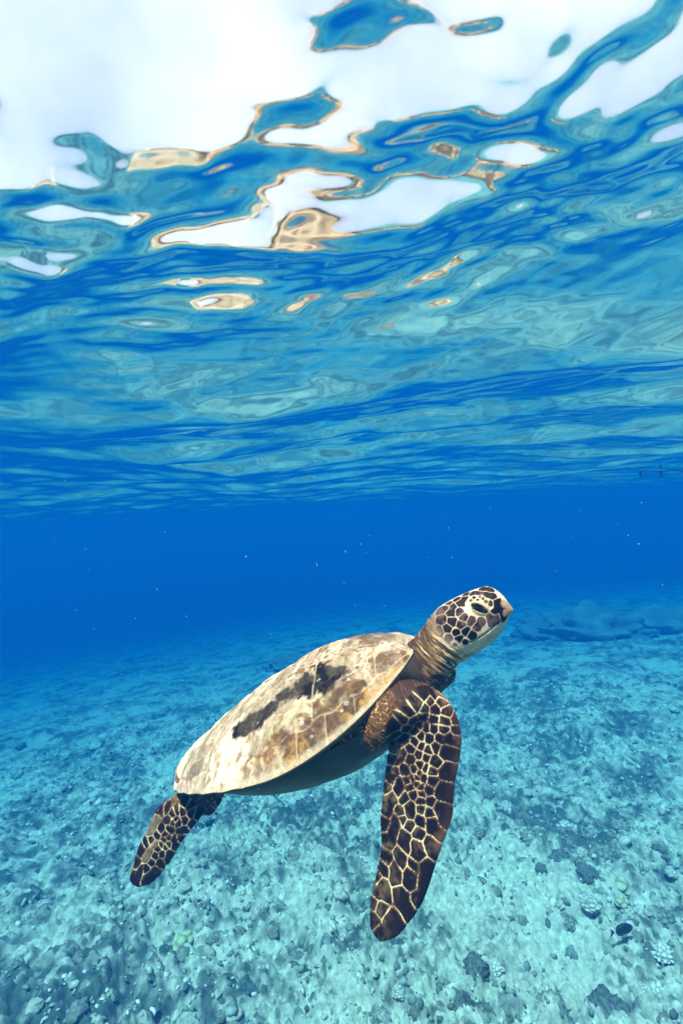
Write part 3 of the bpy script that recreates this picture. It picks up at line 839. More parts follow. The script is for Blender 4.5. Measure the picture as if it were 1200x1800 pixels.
    loc = np.stack([ff, fr2, fu], 1) if False else (q - TC)
    n1 = fbm3(loc, 30, 4, 51); n2 = fbm3(loc, 110, 4, 53); n3 = fbm3(loc, 300, 2, 57)
    # ---- bare skin: rust brown folds at the neck's root, golden towards the head
    ax = HEAD_AXIS; seg = np.linalg.norm(np.diff(ax, axis=0), axis=1); al = np.r_[0, np.cumsum(seg)]
    s = np.zeros(nv); dmin = np.full(nv, 9.)
    for i in range(len(ax)):
        d = ((q - ax[i])**2).sum(1); b = d < dmin; dmin = np.where(b, d, dmin); s = np.where(b, al[i], s)
    tang = (ax[20] - ax[4]); tang /= np.linalg.norm(tang)
    sa = (q - ax[4]) @ tang                                    # metres along the neck from its root
    upd = (q - ax[12]) @ AU
    fold = fbm3(np.stack([sa * 230 + 1.6 * n1, (q - TC) @ AR * 22, upd * 26], 1), 1.0, 3, 61)
    fold2 = fbm3(np.stack([sa * 420 + 2 * n1, (q - TC) @ AR * 60, upd * 70], 1), 1.0, 3, 64)
    rust = np.array([0.105, 0.034, 0.012]); goldc = np.array([0.74, 0.44, 0.14]); cream = np.array([0.72, 0.64, 0.46]); dark = np.array([0.035, 0.022, 0.016])
    s_head = (P(789, 1116, HEAD[5][4]) - ax[4]) @ tang
    g = sstep(s_head * .30, s_head * .85, sa + .02 * n1)[:, None]
    skin = rust * (1 - g) + goldc * g
    fl = sstep(-.12, .45, fold + .5 * fold2)[:, None]
    skin = skin * (1 - .85 * (1 - fl)) + dark * .85 * (1 - fl)
    hl = (sstep(.12, .5, fold2 + .4 * fold) * (.12 + .88 * g[:, 0]))[:, None]
    skin = skin * (1 - .65 * hl) + cream * .65 * hl
    # throat: creamy
    hax = AX * .62 + AU * .55
    # shoulder: coarse pebbled skin, gold net on brown
    near_sh = sstep(.03, -.005, sa)[:, None]
    cellp = np.abs(fbm3(loc, 150, 2, 71))
    peb = sstep(.005, .075, cellp + .05 * n2)[:, None]
    shc = np.array([0.66, 0.40, 0.13]) * (1 - peb) + np.array([0.105, 0.050, 0.020]) * peb
    shc = shc * (1 + .45 * n2[:, None])
    skin = skin * (1 - near_sh) + shc * near_sh
    col = skin.copy()
    # ---- scales on the flippers
    def scale_layer(col, F1, F2, I1, seam_w, reach, hindmask):
        sw_ = seam_w * np.clip(.72 + 1.3 * n1 + .5 * n2, .25, 1.7)
        seam = 1 - sstep(sw_ * .5, sw_ * 1.4, F2 - F1 + .0006 * n3)
        rid = rn[I1 % 500]
        w_edge = sstep(seam_w * 1.2, seam_w * 1.2 + .006, F2 - F1)
        base = np.array([0.014, 0.008, 0.005]) * (1 - .3 * rid[:, None])
        warm = np.array([0.070, 0.036, 0.019]) * (.8 + .6 * rid[:, None])
        c = warm * (1 - w_edge[:, None]) + base * w_edge[:, None]
        mott = sstep(.15, .75, n2 + .45 * n1 + .3 * (rid - .5))[:, None]
        c = c * (1 - .6 * mott) + np.array([0.155, 0.092, 0.048]) * .6 * mott
        sc_ = np.array([0.88, 0.64, 0.36]) * (1 + .35 * n2[:, None] + .3 * n1[:, None])
        c = c * (1 - seam[:, None]) + sc_ * seam[:, None]
        m_ = sstep(reach, reach * .72, F1 + .003 * n1)[:, None]
        return col * (1 - m_) + c * m_, seam * m_[:, 0], m_[:, 0]
    hm = I1 >= 300
    col, seam, fm = scale_layer(col, F1, F2, I1, np.where(hm, .0013, .0014), np.where(hm, .019, .026), hm)
    tep = np.array([P(c, d, z) for _, _, c, d, _, z, _ in resample(FLIP, 90)])
    dt_ = np.full(nv, 9.)
    for p_ in tep[8:]: dt_ = np.minimum(dt_, ((q - p_)**2).sum(1))
    bloom = (sstep(.060, .010, np.sqrt(dt_)) * sstep(-.25, .5, n2 + .6 * n1) * fm * (1 - seam) * ~hm * .55)[:, None]
    col = col * (1 - bloom) + np.array([0.20, 0.135, 0.075]) * bloom
    # leading edge of the fore flipper: translucent reddish horn
    le = np.array([P(a, b, z) for a, b, _, _, z, _, _ in resample(FLIP, 90)])
    dl = np.full(nv, 9.)
    for p_ in le[12:58]: dl = np.minimum(dl, ((q - p_)**2).sum(1))
    te_pts = np.array([P(c, d, z) for _, _, c, d, _, z, _ in resample([(a, b, c, d, z1, z2, th) for a, b, c, d, z1, z2, th in FLIP], 90)])
    red = .7 * (sstep(.024, .006, np.sqrt(dl)) * (1 - seam) * fm * (.5 + .8 * n1 + .5 * (rn[I1 % 500] - .5)) * ~hm)[:, None].clip(0, .8)
    col = col * (1 - red) + np.array([0.27, 0.12, 0.06]) * red
    edgeb = (sstep(.0060, .0025, np.sqrt(dl)) * fm * ~hm * .6)[:, None]
    col = col * (1 - edgeb) + np.array([0.50, 0.32, 0.18]) * edgeb
    # tan streaks on the hind flipper
    tan = (hm * fm * np.isin(I1, [339, 341]) * (.55 + .5 * n2))[:, None].clip(0, .9)
    col = col * (1 - tan) + np.array([0.34, 0.24, 0.14]) * tan
    # nape: dark brown on the upper side of the neck
    perp = AU - (AU @ tang) * tang; perp /= np.linalg.norm(perp)
    nape = (sstep(.030, .054, (q - ax[14]) @ perp + .012 * n1) * sstep(s_head + .045, s_head + .005, sa) * sstep(-.02, .02, sa))[:, None] * .75
    # ---- head
    hmask = sstep(s_head - .020, s_head + .016, sa + .010 * n1 + .006 * fold)
    gd = np.minimum((GR - G1) / 1.0, (G2 - G1) * .9 - .0009)
    spot = sstep(-.0010, .0010, gd + .0006 * n2)
    rid = rn[J1 % 500]
    base = np.array([0.026, 0.014, 0.011]); lav = np.array([0.15, 0.092, 0.072])
    mott = sstep(.0, .6, n2 + .6 * n1 + .8 * (rid - .45))[:, None]
    sc_ = base * (1 - .75 * mott) + lav * .75 * mott
    blackish = np.isin(J1, [414, 416, 412, 413, 415, 421])[:, None]
    sc_ = np.where(blackish, np.array([0.010, 0.007, 0.006])[None], sc_)
    pale = np.array([0.78, 0.60, 0.39]) * (1 + .12 * n2[:, None])
    hc = pale * (1 - spot[:, None]) + sc_ * spot[:, None]
    hw = (hmask * sstep(.040, .026, G1))[:, None]
    throat_c = pale * (.78 + .25 * fold2[:, None])
    col = col * (1 - hmask[:, None]) + throat_c * hmask[:, None]
    col = col * (1 - hw) + hc * hw
    col = col * (1 - nape * (1 - hw * spot[:, None])) + (np.array([0.050, 0.026, 0.015]) * (1 + .6 * fold2[:, None])) * nape * (1 - hw * spot[:, None])
    # beak horn
    def near_px(pts, z, sig):
        s_ = np.zeros(nv)
        for x, y in pts:
            h = raycast(bvh, x, y)
            if h is not None: s_ = np.maximum(s_, np.exp(-((q - h)**2).sum(1) / (2 * sig**2)))
        return s_
    bk = sstep(.35, .8, near_px([(893, 1064), (897, 1072), (889, 1077), (886, 1061)], 0, .008))[:, None]
    col = col * (1 - bk) + np.array([0.45, 0.29, 0.18]) * bk
    # mouth line
    def line_dist(pts):
        hs = [raycast(bvh, x, y) for x, y in pts]; hs = [h for h in hs if h is not None]
        d = np.full(nv, 9.)
        for a, b in zip(hs[:-1], hs[1:]):
            ab = b - a; tt = np.clip(((q - a) @ ab) / (ab @ ab), 0, 1)
            d = np.minimum(d, np.linalg.norm(q - a - tt[:, None] * ab, axis=1))
        return d
    ml = line_dist([(897, 1081), (882, 1090), (868, 1101), (853, 1114), (838, 1124), (826, 1129)])
    mw = (np.exp(-(ml / .0016)**2) * .85)[:, None]
    col = col * (1 - mw) + np.array([0.08, 0.055, 0.04]) * mw
    # eyelids: pale folds, a heavy upper lid over a dark lens-shaped slit
    ec = raycast(bvh, 842.5, 1069.5)
    e1 = P(858, 1077, .95) - P(826, 1063, .95); e1 = e1 - (e1 @ AR) * AR; e1 /= np.linalg.norm(e1)
    e2 = np.cross(AR, e1); e2 *= np.sign(e2 @ AU); e2 /= np.linalg.norm(e2)
    ea = (q - ec) @ e1; eb = (q - ec) @ e2; near_e = np.linalg.norm(q - ec, axis=1) < .04
    el = np.sqrt((ea / .0200)**2 + ((eb - .001) / .0150)**2)
    lid = (sstep(1.05, .86, el) * near_e)[:, None]
    arc = eb - .0035 * (1 - (ea / .02)**2)
    lidring = .5 + .5 * np.sin(arc * 2 * math.pi / .0040 + 1.5 * n2)
    lc = np.array([0.62, 0.50, 0.27]) * (.45 + .55 * lidring[:, None]) * (.8 + .5 * sstep(-.002, .006, eb)[:, None])
    keep_small = (spot[:, None] * np.isin(J1, list(range(423, 430)))[:, None])
    lid = lid * (1 - keep_small)
    col = col * (1 - lid) + lc * lid
    lens = np.clip(1 - (ea / .0185)**2, 0, 1)
    slit = (sstep(.0012, -.0004, eb - (.0010 + .0046 * lens)) * sstep(-.0012, .0004, eb + (.0026 + .0042 * lens)) * sstep(.0188, .0165, np.abs(ea)) * near_e)[:, None]
    col = col * (1 - slit) + np.array([0.010, 0.008, 0.007]) * slit
    # hind part, hidden trunk
    col = np.clip(col * np.array([1.14, 1.0, .95]) * (1 + .18 * n3[:, None]), .006, .92)
    # ---- relief
    me.vertices.foreach_set('co', (co - ORI).astype(np.float32).ravel()); me.update()
    nrm = np.empty(nv * 3, np.float32); me.vertices.foreach_get('normal', nrm); nrm = nrm.reshape(-1, 3)
    nmask = (1 - fm) * (1 - hmask)
    disp = -0.0013 * seam + 0.0011 * fm * sstep(.001, .006, F2 - F1)
    disp += nmask * (0.0030 * fold * g[:, 0] + .0020 * fold2 + .0016 * n2 * near_sh[:, 0])
    disp += hmask * (hw[:, 0] * (.0006 * spot - .0003) - .0013 * np.exp(-(ml / .002)**2))
    disp += hmask * (.0030 * np.exp(-((el - .62) / .28)**2) * near_e - .0030 * slit[:, 0] + .0008 * (lidring - .5) * lid[:, 0])
    # tucked throat creases behind the jaw
    disp += hmask * (1 - hw[:, 0]) * .0012 * fold2
    co2 = co + nrm * disp[:, None]
    me.vertices.foreach_set('co', (co2 - ORI).astype(np.float32).ravel()); me.update()
    add_attrs(me, tint=col)
    me.materials.clear(); me.materials.append(skin_mat('turtle_skin', .5, .04, .3, 900, .0007, .22, 420))
    me.polygons.foreach_set('use_smooth', np.ones(nf, dtype=bool))
    ob = bpy.data.objects.new('body', me); COL.objects.link(ob); ob.parent = turtle
    print('body verts', nv, quads is not None)
    # eyes: dark glossy lens in the slit on both sides
    mt, t, o = new_mat('turtle_eye'); pb = N(t, 'ShaderNodeBsdfPrincipled', i_Roughness=.25); pb.inputs['Base Color'].default_value = (.005, .005, .005, 1); pb.inputs['Specular IOR Level'].default_value = .12
    t.links.new(pb.outputs[0], o.inputs['Surface'])
    h = raycast(bvh, 841, 1072.5)
    e1 = P(853, 1076, .96) - P(829, 1068, .96); e1 /= np.linalg.norm(e1)
    for side in (0, 1):
        c = h - AR * .0035; a = e1
        uu, vv = np.meshgrid(np.linspace(0, np.pi, 16), np.linspace(0, 2 * np.pi, 24, endpoint=False), indexing='ij')
        e3 = AR; e2 = np.cross(e3, a); e2 /= np.linalg.norm(e2)
        pts = c + np.outer((np.sin(uu) * np.cos(vv)).ravel() * .0140, a) + np.outer((np.sin(uu) * np.sin(vv)).ravel() * .0045, e2) + np.outer(np.cos(uu).ravel() * .0050, e3)
        if side: pts = mirror(pts)
        mesh_obj('eye', pts - ORI, grid_faces(16, 24), mt, turtle)
build_body()

# ------------------------------------------------------------------ what lies on the seabed
def bed_at(px, py):
    """where the line of sight through a pixel meets the seabed"""
    d = ray(px, py)
    t = (BED - CAM[2]) / d[2]
    for _ in range(12):
        p = CAM + d * t
        t = t + .7 * (float(bed_z(p[0], p[1])[0]) - p[2]) / d[2]
    p = CAM + d * t
    return np.array([p[0], p[1], float(bed_z(p[0], p[1])[0])]), t

def ico(sub):
    bm = bmesh.new(); bmesh.ops.create_icosphere(bm, subdivisions=sub, radius=1.0)
    v = np.array([x.co[:] for x in bm.verts]); f = np.array([[x.index for x in fc.verts] for fc in bm.faces]); bm.free()
    return v, f

def tinted(name, rough=.8, dscale=60, bscale=120, amt=.45, bd=.004):
    return skin_mat(name, rough, .1, .7, bscale, bd, amt, dscale)

M_CORAL = tinted('coral_skeleton'); M_ROCK = tinted('algae_rock', dscale=25, bscale=60, bd=.01)

def knob_mesh(name, nk, seed, tip, gap, squash=.55, depth=.27, sharp=2.2, ragged=.5):
    """a dome of blunt branch tips with dark clefts between them, unit radius, its foot at z = 0"""
    v, f = ico(4)
    r = np.random.default_rng(seed)
    k = np.arange(nk); ph = np.arccos(1 - 1.45 * (k + .5) / nk); th = k * 2.39996 + r.normal(0, .25, nk)
    ph = ph + r.normal(0, .06, nk)
    c = np.stack([np.sin(ph) * np.cos(th), np.sin(ph) * np.sin(th), np.cos(ph)], 1)
    hgt = 1 + r.normal(0, .10, nk)
    dt = v @ c.T
    i = dt.argmax(1); d = np.arccos(np.clip(dt.max(1), -1, 1)); srt = np.sort(dt, 1)
    d2 = np.arccos(np.clip(srt[:, -2], -1, 1))
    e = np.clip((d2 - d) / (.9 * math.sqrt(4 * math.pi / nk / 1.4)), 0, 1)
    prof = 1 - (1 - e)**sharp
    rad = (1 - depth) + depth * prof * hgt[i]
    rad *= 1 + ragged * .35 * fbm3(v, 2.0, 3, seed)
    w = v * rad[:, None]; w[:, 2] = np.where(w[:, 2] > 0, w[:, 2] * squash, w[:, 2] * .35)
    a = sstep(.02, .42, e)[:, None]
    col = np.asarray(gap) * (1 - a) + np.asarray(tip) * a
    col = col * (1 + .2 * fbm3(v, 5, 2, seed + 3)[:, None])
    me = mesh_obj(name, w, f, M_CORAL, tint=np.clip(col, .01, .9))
    d = me.data; bpy.data.objects.remove(me)
    return d

def rock_mesh(name, seed, col, sub=4, rough=.5):
    v, f = ico(sub)
    n = fbm3(v + seed, 1.1, 3, seed); n2 = fbm3(v + seed, 3.2, 3, seed + 9)
    n3 = fbm3(v + seed, 9, 3, seed + 5)
    w = v * (1 + rough * n + .4 * rough * n2 + .22 * n3)[:, None]
    r = np.random.default_rng(seed)
    w *= np.array([1, r.uniform(.6, .9), r.uniform(.45, .7)])
    c = np.asarray(col)[None] * (1 + .9 * fbm3(v, 4, 4, seed + 20)[:, None] + .5 * n3[:, None])
    top = sstep(.1, .6, fbm3(v, 2.2, 3, seed + 31))[:, None]
    c = c * (1 - .6 * top) + np.array([.52, .50, .42]) * .6 * top
    me = mesh_obj(name, w, f, M_ROCK, tint=np.clip(c, .01, .9))
    d = me.data; bpy.data.objects.remove(me)
    return d

PALE, GAP = (.66, .65, .58), (.19, .20, .18)
CORALS = {
 'pale': [knob_mesh('cauliflower_coral', 46, 3, PALE, GAP), knob_mesh('cauliflower_coral', 34, 5, PALE, GAP, .55), knob_mesh('cauliflower_coral', 60, 8, (.68, .66, .58), GAP, .5)],
 'dim': [knob_mesh('cauliflower_coral', 52, 13, (.34, .36, .31), (.08, .09, .08), .6), knob_mesh('cauliflower_coral', 40, 15, (.28, .31, .27), (.07, .08, .07), .5)],
 'lobe': [knob_mesh('lobe_coral', 11, 21, (.52, .56, .34), (.24, .26, .18), .7, .30, 2.6, .6), knob_mesh('lobe_coral', 8, 23, (.56, .57, .40), (.25, .26, .19), .8, .30, 2.6, .6)],
 'finger': [knob_mesh('finger_coral', 26, 31, (.78, .77, .72), (.24, .25, .23), .6, .42, 1.8, .6)],
}
def put(name, data, px, py, size, label, cat, group, rz=None, sink=.22, squash=1.0):
    """size: width in photograph pixels"""
    p, t = bed_at(px, py)
    z = (p - CAM) @ FV
    R_ = size / 2 / FPX * z
    o = bpy.data.objects.new(name, data); COL.objects.link(o)
    o.location = p - np.array([0, 0, R_ * sink]); o.scale = (R_, R_, R_ * squash)
    o.rotation_euler = (rng.normal(0, .12), rng.normal(0, .12), rng.random() * 6.28 if rz is None else rz)
    return tag(o, label, cat, group)

GC = 'cauliflower coral heads on the rubble'
cl = CORALS
def coral(kind, px, py, size, label, name='cauliflower_coral', cat='coral', group=GC, **k):
    return put(name, cl[kind][int(rng.integers(len(cl[kind])))], px, py, size, label, cat, group, **k)
for px, py, sz, lb in (
    (820, 1424, 30, 'pale cauliflower coral just right of the front flipper, halfway down it'), (890, 1412, 26, 'small pale coral head upper right of the flipper, alone on light sand'),
    (993, 1452, 36, 'spreading pale coral above the shaded hollow with dark boulders'), (1025, 1497, 30, 'pale knobbly coral touching the upper edge of the shaded hollow'),
    (985, 1583, 26, 'smaller cauliflower coral tucked against the widest pale one'), (1135, 1487, 28, 'pale coral head left of a small dark stone at right'),
    (1110, 1604, 34, 'pale coral cluster between the yellow lobe and the dark fish'), (53, 1597, 24, 'leftmost pale coral head, level with the hind flipper tip'),
    (82, 1628, 26, 'pale coral head just below the leftmost one'), (440, 1600, 22, 'small pale coral midway between the two flippers, lower of a pair'),
    (420, 1560, 22, 'small pale coral midway between the two flippers, upper of a pair'), (455, 1487, 16, 'tiny pale coral under the middle of the shell'),
    (355, 1572, 22, 'small pale coral right of the hind flipper tip'), (898, 1288, 20, 'pale coral head level with the flipper elbow, out to its right'),
    (978, 1348, 24, 'round pale coral farther out right of the flipper'), (1018, 1412, 36, 'broad flat pale coral far right of the flipper middle'),
    (1130, 1733, 26, 'pale coral head between the dull mound and the white fingers at the bottom right'), (700, 1742, 26, 'pale coral head below the front flipper tip'),
    (560, 1690, 24, 'pale coral left of and below the front flipper tip'), (265, 1590, 20, 'tiny pale coral close under the hind flipper tip'),
    (1180, 1530, 26, 'pale coral head at the right picture edge beside the greenish lobes'), (925, 1392, 20, 'tiny pale coral right of the one alone on light sand'), (1060, 1380, 22, 'small pale coral at right, above the broad flat one')):
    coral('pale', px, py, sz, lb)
coral('pale', 962, 1574, 42, 'widest pale cauliflower coral, just left of a smaller one above the white sand', sink=.05)
coral('pale', 1036, 1600, 44, 'dense knobbly cauliflower coral nearest the dark fish on its left', sink=.05)
coral('finger', 871, 1702, 30, 'white branching coral tuft beside a dark lump on the pale sand', 'finger_coral', group='white finger corals')
coral('finger', 1166, 1676, 40, 'white fingered coral leaning on a tall dark stone near the picture edge', 'finger_coral', group='white finger corals')
coral('finger', 1157, 1742, 40, 'white fingered coral on bright sand below the tall dark stone', 'finger_coral', group='white finger corals')
coral('lobe', 1088, 1552, 42, 'yellowish green lobed coral above the dark fish', 'lobe_coral', group='lobed corals')
coral('lobe', 1092, 1587, 26, 'small pale yellow lobe coral just under the greenish one', 'lobe_coral', group='lobed corals')
coral('lobe', 322, 1650, 44, 'pale greenish lobed coral alone on rubble below the hind flipper', 'lobe_coral', group='lobed corals')
coral('lobe', 194, 1746, 15, 'tiny yellow green coral lump near the lower left corner', 'lobe_coral', group='lobed corals')
for px, py, sz, lb in (
    (997, 1618, 40, 'dull round coral head below the dense cauliflower coral and left of the fish'), (838, 1462, 28, 'dull coral head beside the front flipper, below a paler one'),
    (500, 1592, 34, 'dull coral head under the belly, left of the front flipper tip'), (1072, 1508, 48, 'long dull coral slab above the greenish lobes'),
    (1165, 1610, 44, 'dull coral at the right edge beyond the fish'), (360, 1440, 26, 'dull coral head just under the rear rim of the shell'),
    (150, 1530, 26, 'dull coral head left of the hind flipper'), (610, 1560, 26, 'dull coral head left of the lower front flipper'),
    (930, 1470, 30, 'dull coral head right of the front flipper, above the dark hollow'), (1090, 1450, 34, 'dull coral head far right, above the long slab'), (30, 1690, 36, 'dull coral head near the left picture edge')):
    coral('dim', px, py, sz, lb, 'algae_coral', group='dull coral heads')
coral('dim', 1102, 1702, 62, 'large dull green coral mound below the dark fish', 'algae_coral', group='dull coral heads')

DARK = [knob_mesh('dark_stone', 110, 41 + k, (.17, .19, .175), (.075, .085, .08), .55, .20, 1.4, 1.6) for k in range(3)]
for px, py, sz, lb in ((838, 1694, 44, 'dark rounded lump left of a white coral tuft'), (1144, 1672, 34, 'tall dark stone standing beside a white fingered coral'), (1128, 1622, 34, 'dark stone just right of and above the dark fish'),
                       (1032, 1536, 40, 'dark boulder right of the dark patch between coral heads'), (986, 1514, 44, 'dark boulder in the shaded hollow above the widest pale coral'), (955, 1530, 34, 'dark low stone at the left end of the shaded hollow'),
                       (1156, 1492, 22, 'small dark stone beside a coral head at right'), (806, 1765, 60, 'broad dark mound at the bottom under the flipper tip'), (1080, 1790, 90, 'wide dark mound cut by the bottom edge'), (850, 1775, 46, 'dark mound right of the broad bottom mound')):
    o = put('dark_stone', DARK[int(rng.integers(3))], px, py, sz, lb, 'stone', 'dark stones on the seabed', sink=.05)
ROCKS = [rock_mesh('rubble_stone', 60 + k, (.24, .25, .21), 3, .5) for k in range(6)] + [rock_mesh('rubble_stone', 70 + k, (.56, .54, .45), 3, .5) for k in range(3)]
put('white_stone', ROCKS[7], 1114, 1300, 18, 'bright white stone alone far out on the right', 'stone', 'white stones')
put('white_stone', ROCKS[8], 168, 1308, 20, 'pale stone standing out far left above the hind flipper', 'stone', 'white stones')
n = 0
while n < 210:
    px = rng.uniform(-30, 1230); py = 1800 - 560 * rng.random()**1.25
    if py > 1815: continue
    sz = rng.uniform(10, 34) * (.4 + .6 * (py - 1150) / 650) * (1.25 if rng.random() < .15 else 1)
    i = int(rng.integers(len(ROCKS)))
    put('rubble_stone', ROCKS[i], px, py, sz, 'lump of grey rubble half sunk in the seabed' if i < 6 else 'bleached pale lump of rubble half sunk in the seabed', 'stone', 'loose grey rubble stones' if i < 6 else 'loose pale rubble stones', sink=.35)
    n += 1

# fine broken rubble strewn everywhere: nobody could count it
def build_gravel():
    v0, f0 = ico(1)
    n = 20000
    r = 1.6 + 7.5 * rng.random(n)**1.5; a = rng.uniform(-R(56), R(56), n)
    x = r * np.sin(a); y = r * np.cos(a)
    keep = fbm2(x * 1.3, y * 1.3, 3, 140) + .5 * rng.random(n) > .05
    x, y, r = x[keep], y[keep], r[keep]; n = len(x)
    z = BED + bed_height(x, y, r * .0034 + .001)[0]
    s_ = rng.lognormal(math.log(.011), .45, n) * (.7 + .13 * r)
    vs = np.empty((n, len(v0), 3)); cs = np.empty((n, len(v0), 3))
    for i in range(n):
        m_ = np.array(Matrix.Rotation(rng.random() * 6.28, 3, Vector(rng.normal(size=3))))
        sc = s_[i] * np.array([1, rng.uniform(.5, .9), rng.uniform(.35, .7)])
        w = (v0 * rng.uniform(.75, 1.25, (len(v0), 1)) * sc) @ m_.T
        vs[i] = w + (x[i], y[i], z[i] + s_[i] * .1)
        t_ = rng.random()
        cs[i] = np.array([.58, .59, .53]) * (.75 + .3 * rng.random()) if t_ > .66 else np.array([.18, .22, .20]) * (.6 + rng.random())
    f = (f0[None] + (np.arange(n) * len(v0))[:, None, None]).reshape(-1, 3)
    ob = mesh_obj('rubble_gravel', vs.reshape(-1, 3), f, M_ROCK, smooth=False, tint=np.clip(cs.reshape(-1, 3), .02, .85))
    tag(ob, 'fine broken coral rubble strewn over the seabed', kind='stuff')
build_gravel()

# far reef heads, dark through the blue
def outcrop(name, px, py, width, height, depth, label, seed):
    v, f = ico(5)
    n = fbm3(v, 1.6, 4, seed); n2 = fbm3(v, 5, 4, seed + 4)
    w = v * (1 + .45 * n + .40 * n2 + .16 * fbm3(v, 14, 3, seed + 8))[:, None]
    w[:, 2] = np.where(w[:, 2] > 0, w[:, 2], w[:, 2] * .4)
    c = P(px, py, depth); sx = width / 2 / FPX * depth; sz = height / FPX * depth
    w *= np.array([sx, sx * .8, sz])
    col = np.array([.20, .22, .21])[None] * (1 + .6 * n2[:, None])
    o = mesh_obj(name, w, f, M_ROCK, tint=np.clip(col, .005, .9))
    zb = float(bed_z(c[0], c[1])[0])
    o.location = (c[0], c[1], zb - .03)
    return tag(o, label, 'reef rock', 'far reef rocks')
outcrop('reef_rock', 1045, 1105, 260, 46, 12.5, 'broad dark reef rock far off to the right of the head', 5)
outcrop('reef_rock', 1165, 1120, 150, 40, 12.0, 'lower dark reef rock at the far right edge', 6)
outcrop('reef_rock', 516, 1110, 100, 16, 12.0, 'thin dark reef rock far behind the shell', 7)

# ------------------------------------------------------------------ dark fish over the coral
def build_fish():
    p, t = bed_at(1094, 1655)
    z = (p - CAM) @ FV
    c = P(1094, 1634, z * .985); L_ = 37 / FPX * z
    fx = RV * .97 + FV * .12 + UV * .14; fx /= np.linalg.norm(fx)
    up = UV - (UV @ fx) * fx; up /= np.linalg.norm(up); sd = np.cross(fx, up)
    root = bpy.data.objects.new('reef_fish', None); COL.objects.link(root); root.location = c; root.empty_display_size = .05
    tag(root, 'small dark oval fish with white tail base hovering over coral', 'fish')
    mt, tt, o = new_mat('fish_skin'); pb = N(tt, 'ShaderNodeBsdfPrincipled', i_Roughness=.5); at = N(tt, 'ShaderNodeAttribute', attribute_name='tint')
    tt.links.new(at.outputs['Color'], pb.inputs['Base Color']); tt.links.new(pb.outputs[0], o.inputs['Surface'])
    xs = np.array([-.47, -.42, -.36, -.25, -.1, .08, .24, .36, .44, .49, .505]); hs = np.array([.035, .045, .075, .16, .225, .245, .225, .18, .115, .05, .01]); ws = hs * np.array([.4, .4, .4, .38, .38, .4, .42, .45, .5, .5, .5])
    th = np.linspace(0, 2 * np.pi, 24, endpoint=False); xx = np.linspace(xs[0], xs[-1], 34)
    rings = [np.outer(np.full(24, x * L_), fx) + np.outer(np.cos(th) * cubic(x, xs, hs) * L_, up) + np.outer(np.sin(th) * cubic(x, xs, ws) * L_, sd) for x in xx]
    v, f = loft(rings, 24)
    along = (v @ fx) / L_
    wt = sstep(-.36, -.43, along)[:, None]
    mesh_obj('body', v, f, mt, root, tint=np.array([.008, .008, .010]) * (1 - wt) + np.array([.75, .75, .72]) * wt)
    def fin_(name, outline, thick, col):
        pts = np.array(outline); n = len(pts)
        a = np.outer(pts[:, 0] * L_, fx) + np.outer(pts[:, 1] * L_, up)
        v = np.concatenate([a + sd * thick * L_, a - sd * thick * L_, [a.mean(0) + sd * thick * L_ * 2], [a.mean(0) - sd * thick * L_ * 2]])
        fs = []
        for i in range(n):
            j = (i + 1) % n
            fs += [(i, j, 2 * n), (j + n, i + n, 2 * n + 1), (i, i + n, j), (j, i + n, j + n)]
        mesh_obj(name, v, np.array(fs), mt, root, tint=np.tile(col, (len(v), 1)))
    fin_('tail', [(-.45, .04), (-.56, .13), (-.66, .20), (-.61, .07), (-.60, 0), (-.61, -.07), (-.66, -.20), (-.56, -.13), (-.45, -.04)], .010, np.array([.03, .03, .035]))
    fin_('dorsal_fin', [(.25, .20), (.16, .285), (-.05, .30), (-.22, .26), (-.33, .17), (-.36, .06), (-.1, .17)], .008, np.array([.010, .010, .013]))
    fin_('anal_fin', [(.05, -.2), (-.05, -.285), (-.2, -.26), (-.32, -.18), (-.36, -.06), (-.1, -.17)], .008, np.array([.010, .010, .013]))
    for s_ in (-1, 1):
        a = np.array([[.22, .03, .085], [.08, .02, .16], [.04, -.06, .15], [.18, -.05, .09]])
        pts = a[:, :1] * L_ * fx + a[:, 1:2] * L_ * up + s_ * a[:, 2:] * L_ * sd
        v = np.concatenate([pts, pts + up * .006 * L_ + s_ * sd * .01 * L_])
        mesh_obj('pectoral_fin', v, np.array([[0, 1, 2, 3], [7, 6, 5, 4], [0, 4, 5, 1], [1, 5, 6, 2], [2, 6, 7, 3], [3, 7, 4, 0]]), mt, root, tint=np.tile([.02, .02, .022], (8, 1)))
        uu, vv = np.meshgrid(np.linspace(0, np.pi, 8), np.linspace(0, 2 * np.pi, 12, endpoint=False), indexing='ij')
        e = np.stack([np.sin(uu) * np.cos(vv), np.sin(uu) * np.sin(vv), np.cos(uu)], -1).reshape(-1, 3) * .022 * L_
        mesh_obj('eye', e + fx * .37 * L_ + up * .05 * L_ + s_ * sd * .075 * L_, grid_faces(8, 12), mt, root, tint=np.tile([.05, .045, .03], (96, 1)))
build_fish()

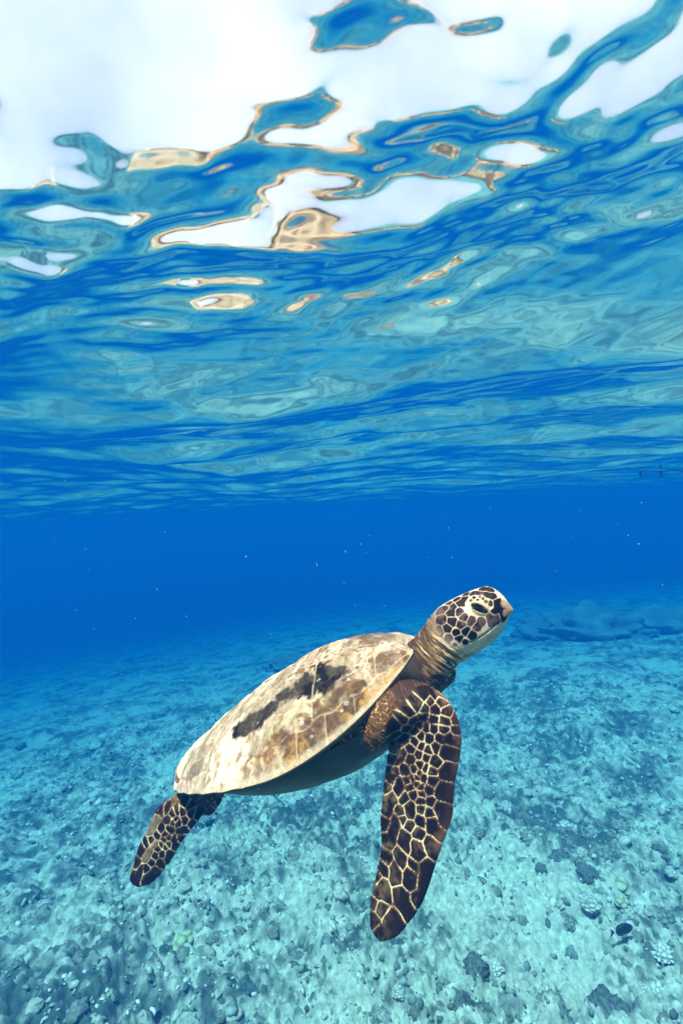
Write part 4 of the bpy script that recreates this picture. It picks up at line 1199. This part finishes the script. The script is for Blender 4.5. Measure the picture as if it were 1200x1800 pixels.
# ------------------------------------------------------------------ a faint drifting line under the far surface
def build_line():
    D_ = 4.6
    mt, tt, o = new_mat('dark_cord'); df = N(tt, 'ShaderNodeBsdfDiffuse'); df.inputs['Color'].default_value = (.02, .025, .03, 1); tt.links.new(df.outputs[0], o.inputs['Surface'])
    root = bpy.data.objects.new('drifting_cord', None); COL.objects.link(root); c0 = P(1160, 829, D_); root.location = c0; root.empty_display_size = .05
    tag(root, 'faint dark cord with two short tags adrift below the far surface', 'cord')
    th = np.linspace(0, 2 * np.pi, 8, endpoint=False)
    xs = np.linspace(1121, 1215, 26)
    rings = [P(x, 829.5 - 2.2 * math.sin((x - 1121) / 94 * 3.1) + 1.2 * math.sin(x * .11), D_ + .03 * math.sin(x * .09)) - c0 + np.outer(np.cos(th) * .0045, UV) + np.outer(np.sin(th) * .0045, FV) for x in xs]
    v, f = loft(rings, 8); mesh_obj('cord', v, f, mt, root)
    for x, w_ in ((1124, 5), (1160, 6)):
        rings = []
        for k, yy in enumerate(np.linspace(828, 839, 8)):
            ww = w_ / FPX * D_ / 2 * (1 - .75 * k / 7)
            rings.append(P(x + .25 * k, yy, D_) - c0 + np.outer(np.cos(th) * ww, RV) + np.outer(np.sin(th) * .006, FV))
        v, f = loft(rings, 8); mesh_obj('tag', v, f, mt, root)
build_line()

# ------------------------------------------------------------------ specks of plankton and silt adrift in the water
def build_specks():
    base = np.array([[1, 0, 0], [-1, 0, 0], [0, 1, 0], [0, -1, 0], [0, 0, 1], [0, 0, -1]], float)
    bf = np.array([[0, 2, 4], [2, 1, 4], [1, 3, 4], [3, 0, 4], [2, 0, 5], [1, 2, 5], [3, 1, 5], [0, 3, 5]])
    vs, fs = [], []
    k = 0
    while k < 260:
        d = .45 + 5.5 * rng.random()**1.3
        p = P(rng.uniform(-60, 1260), rng.uniform(560, 1560), d)
        if p[2] > -.06: continue
        rr_ = d / FPX * rng.uniform(.4, 1.1) * (1.6 if rng.random() < .08 else 1)
        rr_ = min(rr_, .0024)
        a = base * rr_ * rng.uniform(.5, 1.5, 3)
        vs.append(a @ np.array(Matrix.Rotation(rng.random() * 6, 3, Vector(rng.normal(size=3)))).T + p); fs.append(bf + 6 * k); k += 1
    mt, tt, o = new_mat('pale_specks'); df = N(tt, 'ShaderNodeBsdfDiffuse'); df.inputs['Color'].default_value = (.5, .5, .48, 1); tt.links.new(df.outputs[0], o.inputs['Surface'])
    ob = mesh_obj('plankton_specks', np.concatenate(vs), np.concatenate(fs), mt)
    tag(ob, 'tiny pale specks of plankton drifting in the water', kind='stuff')
build_specks()
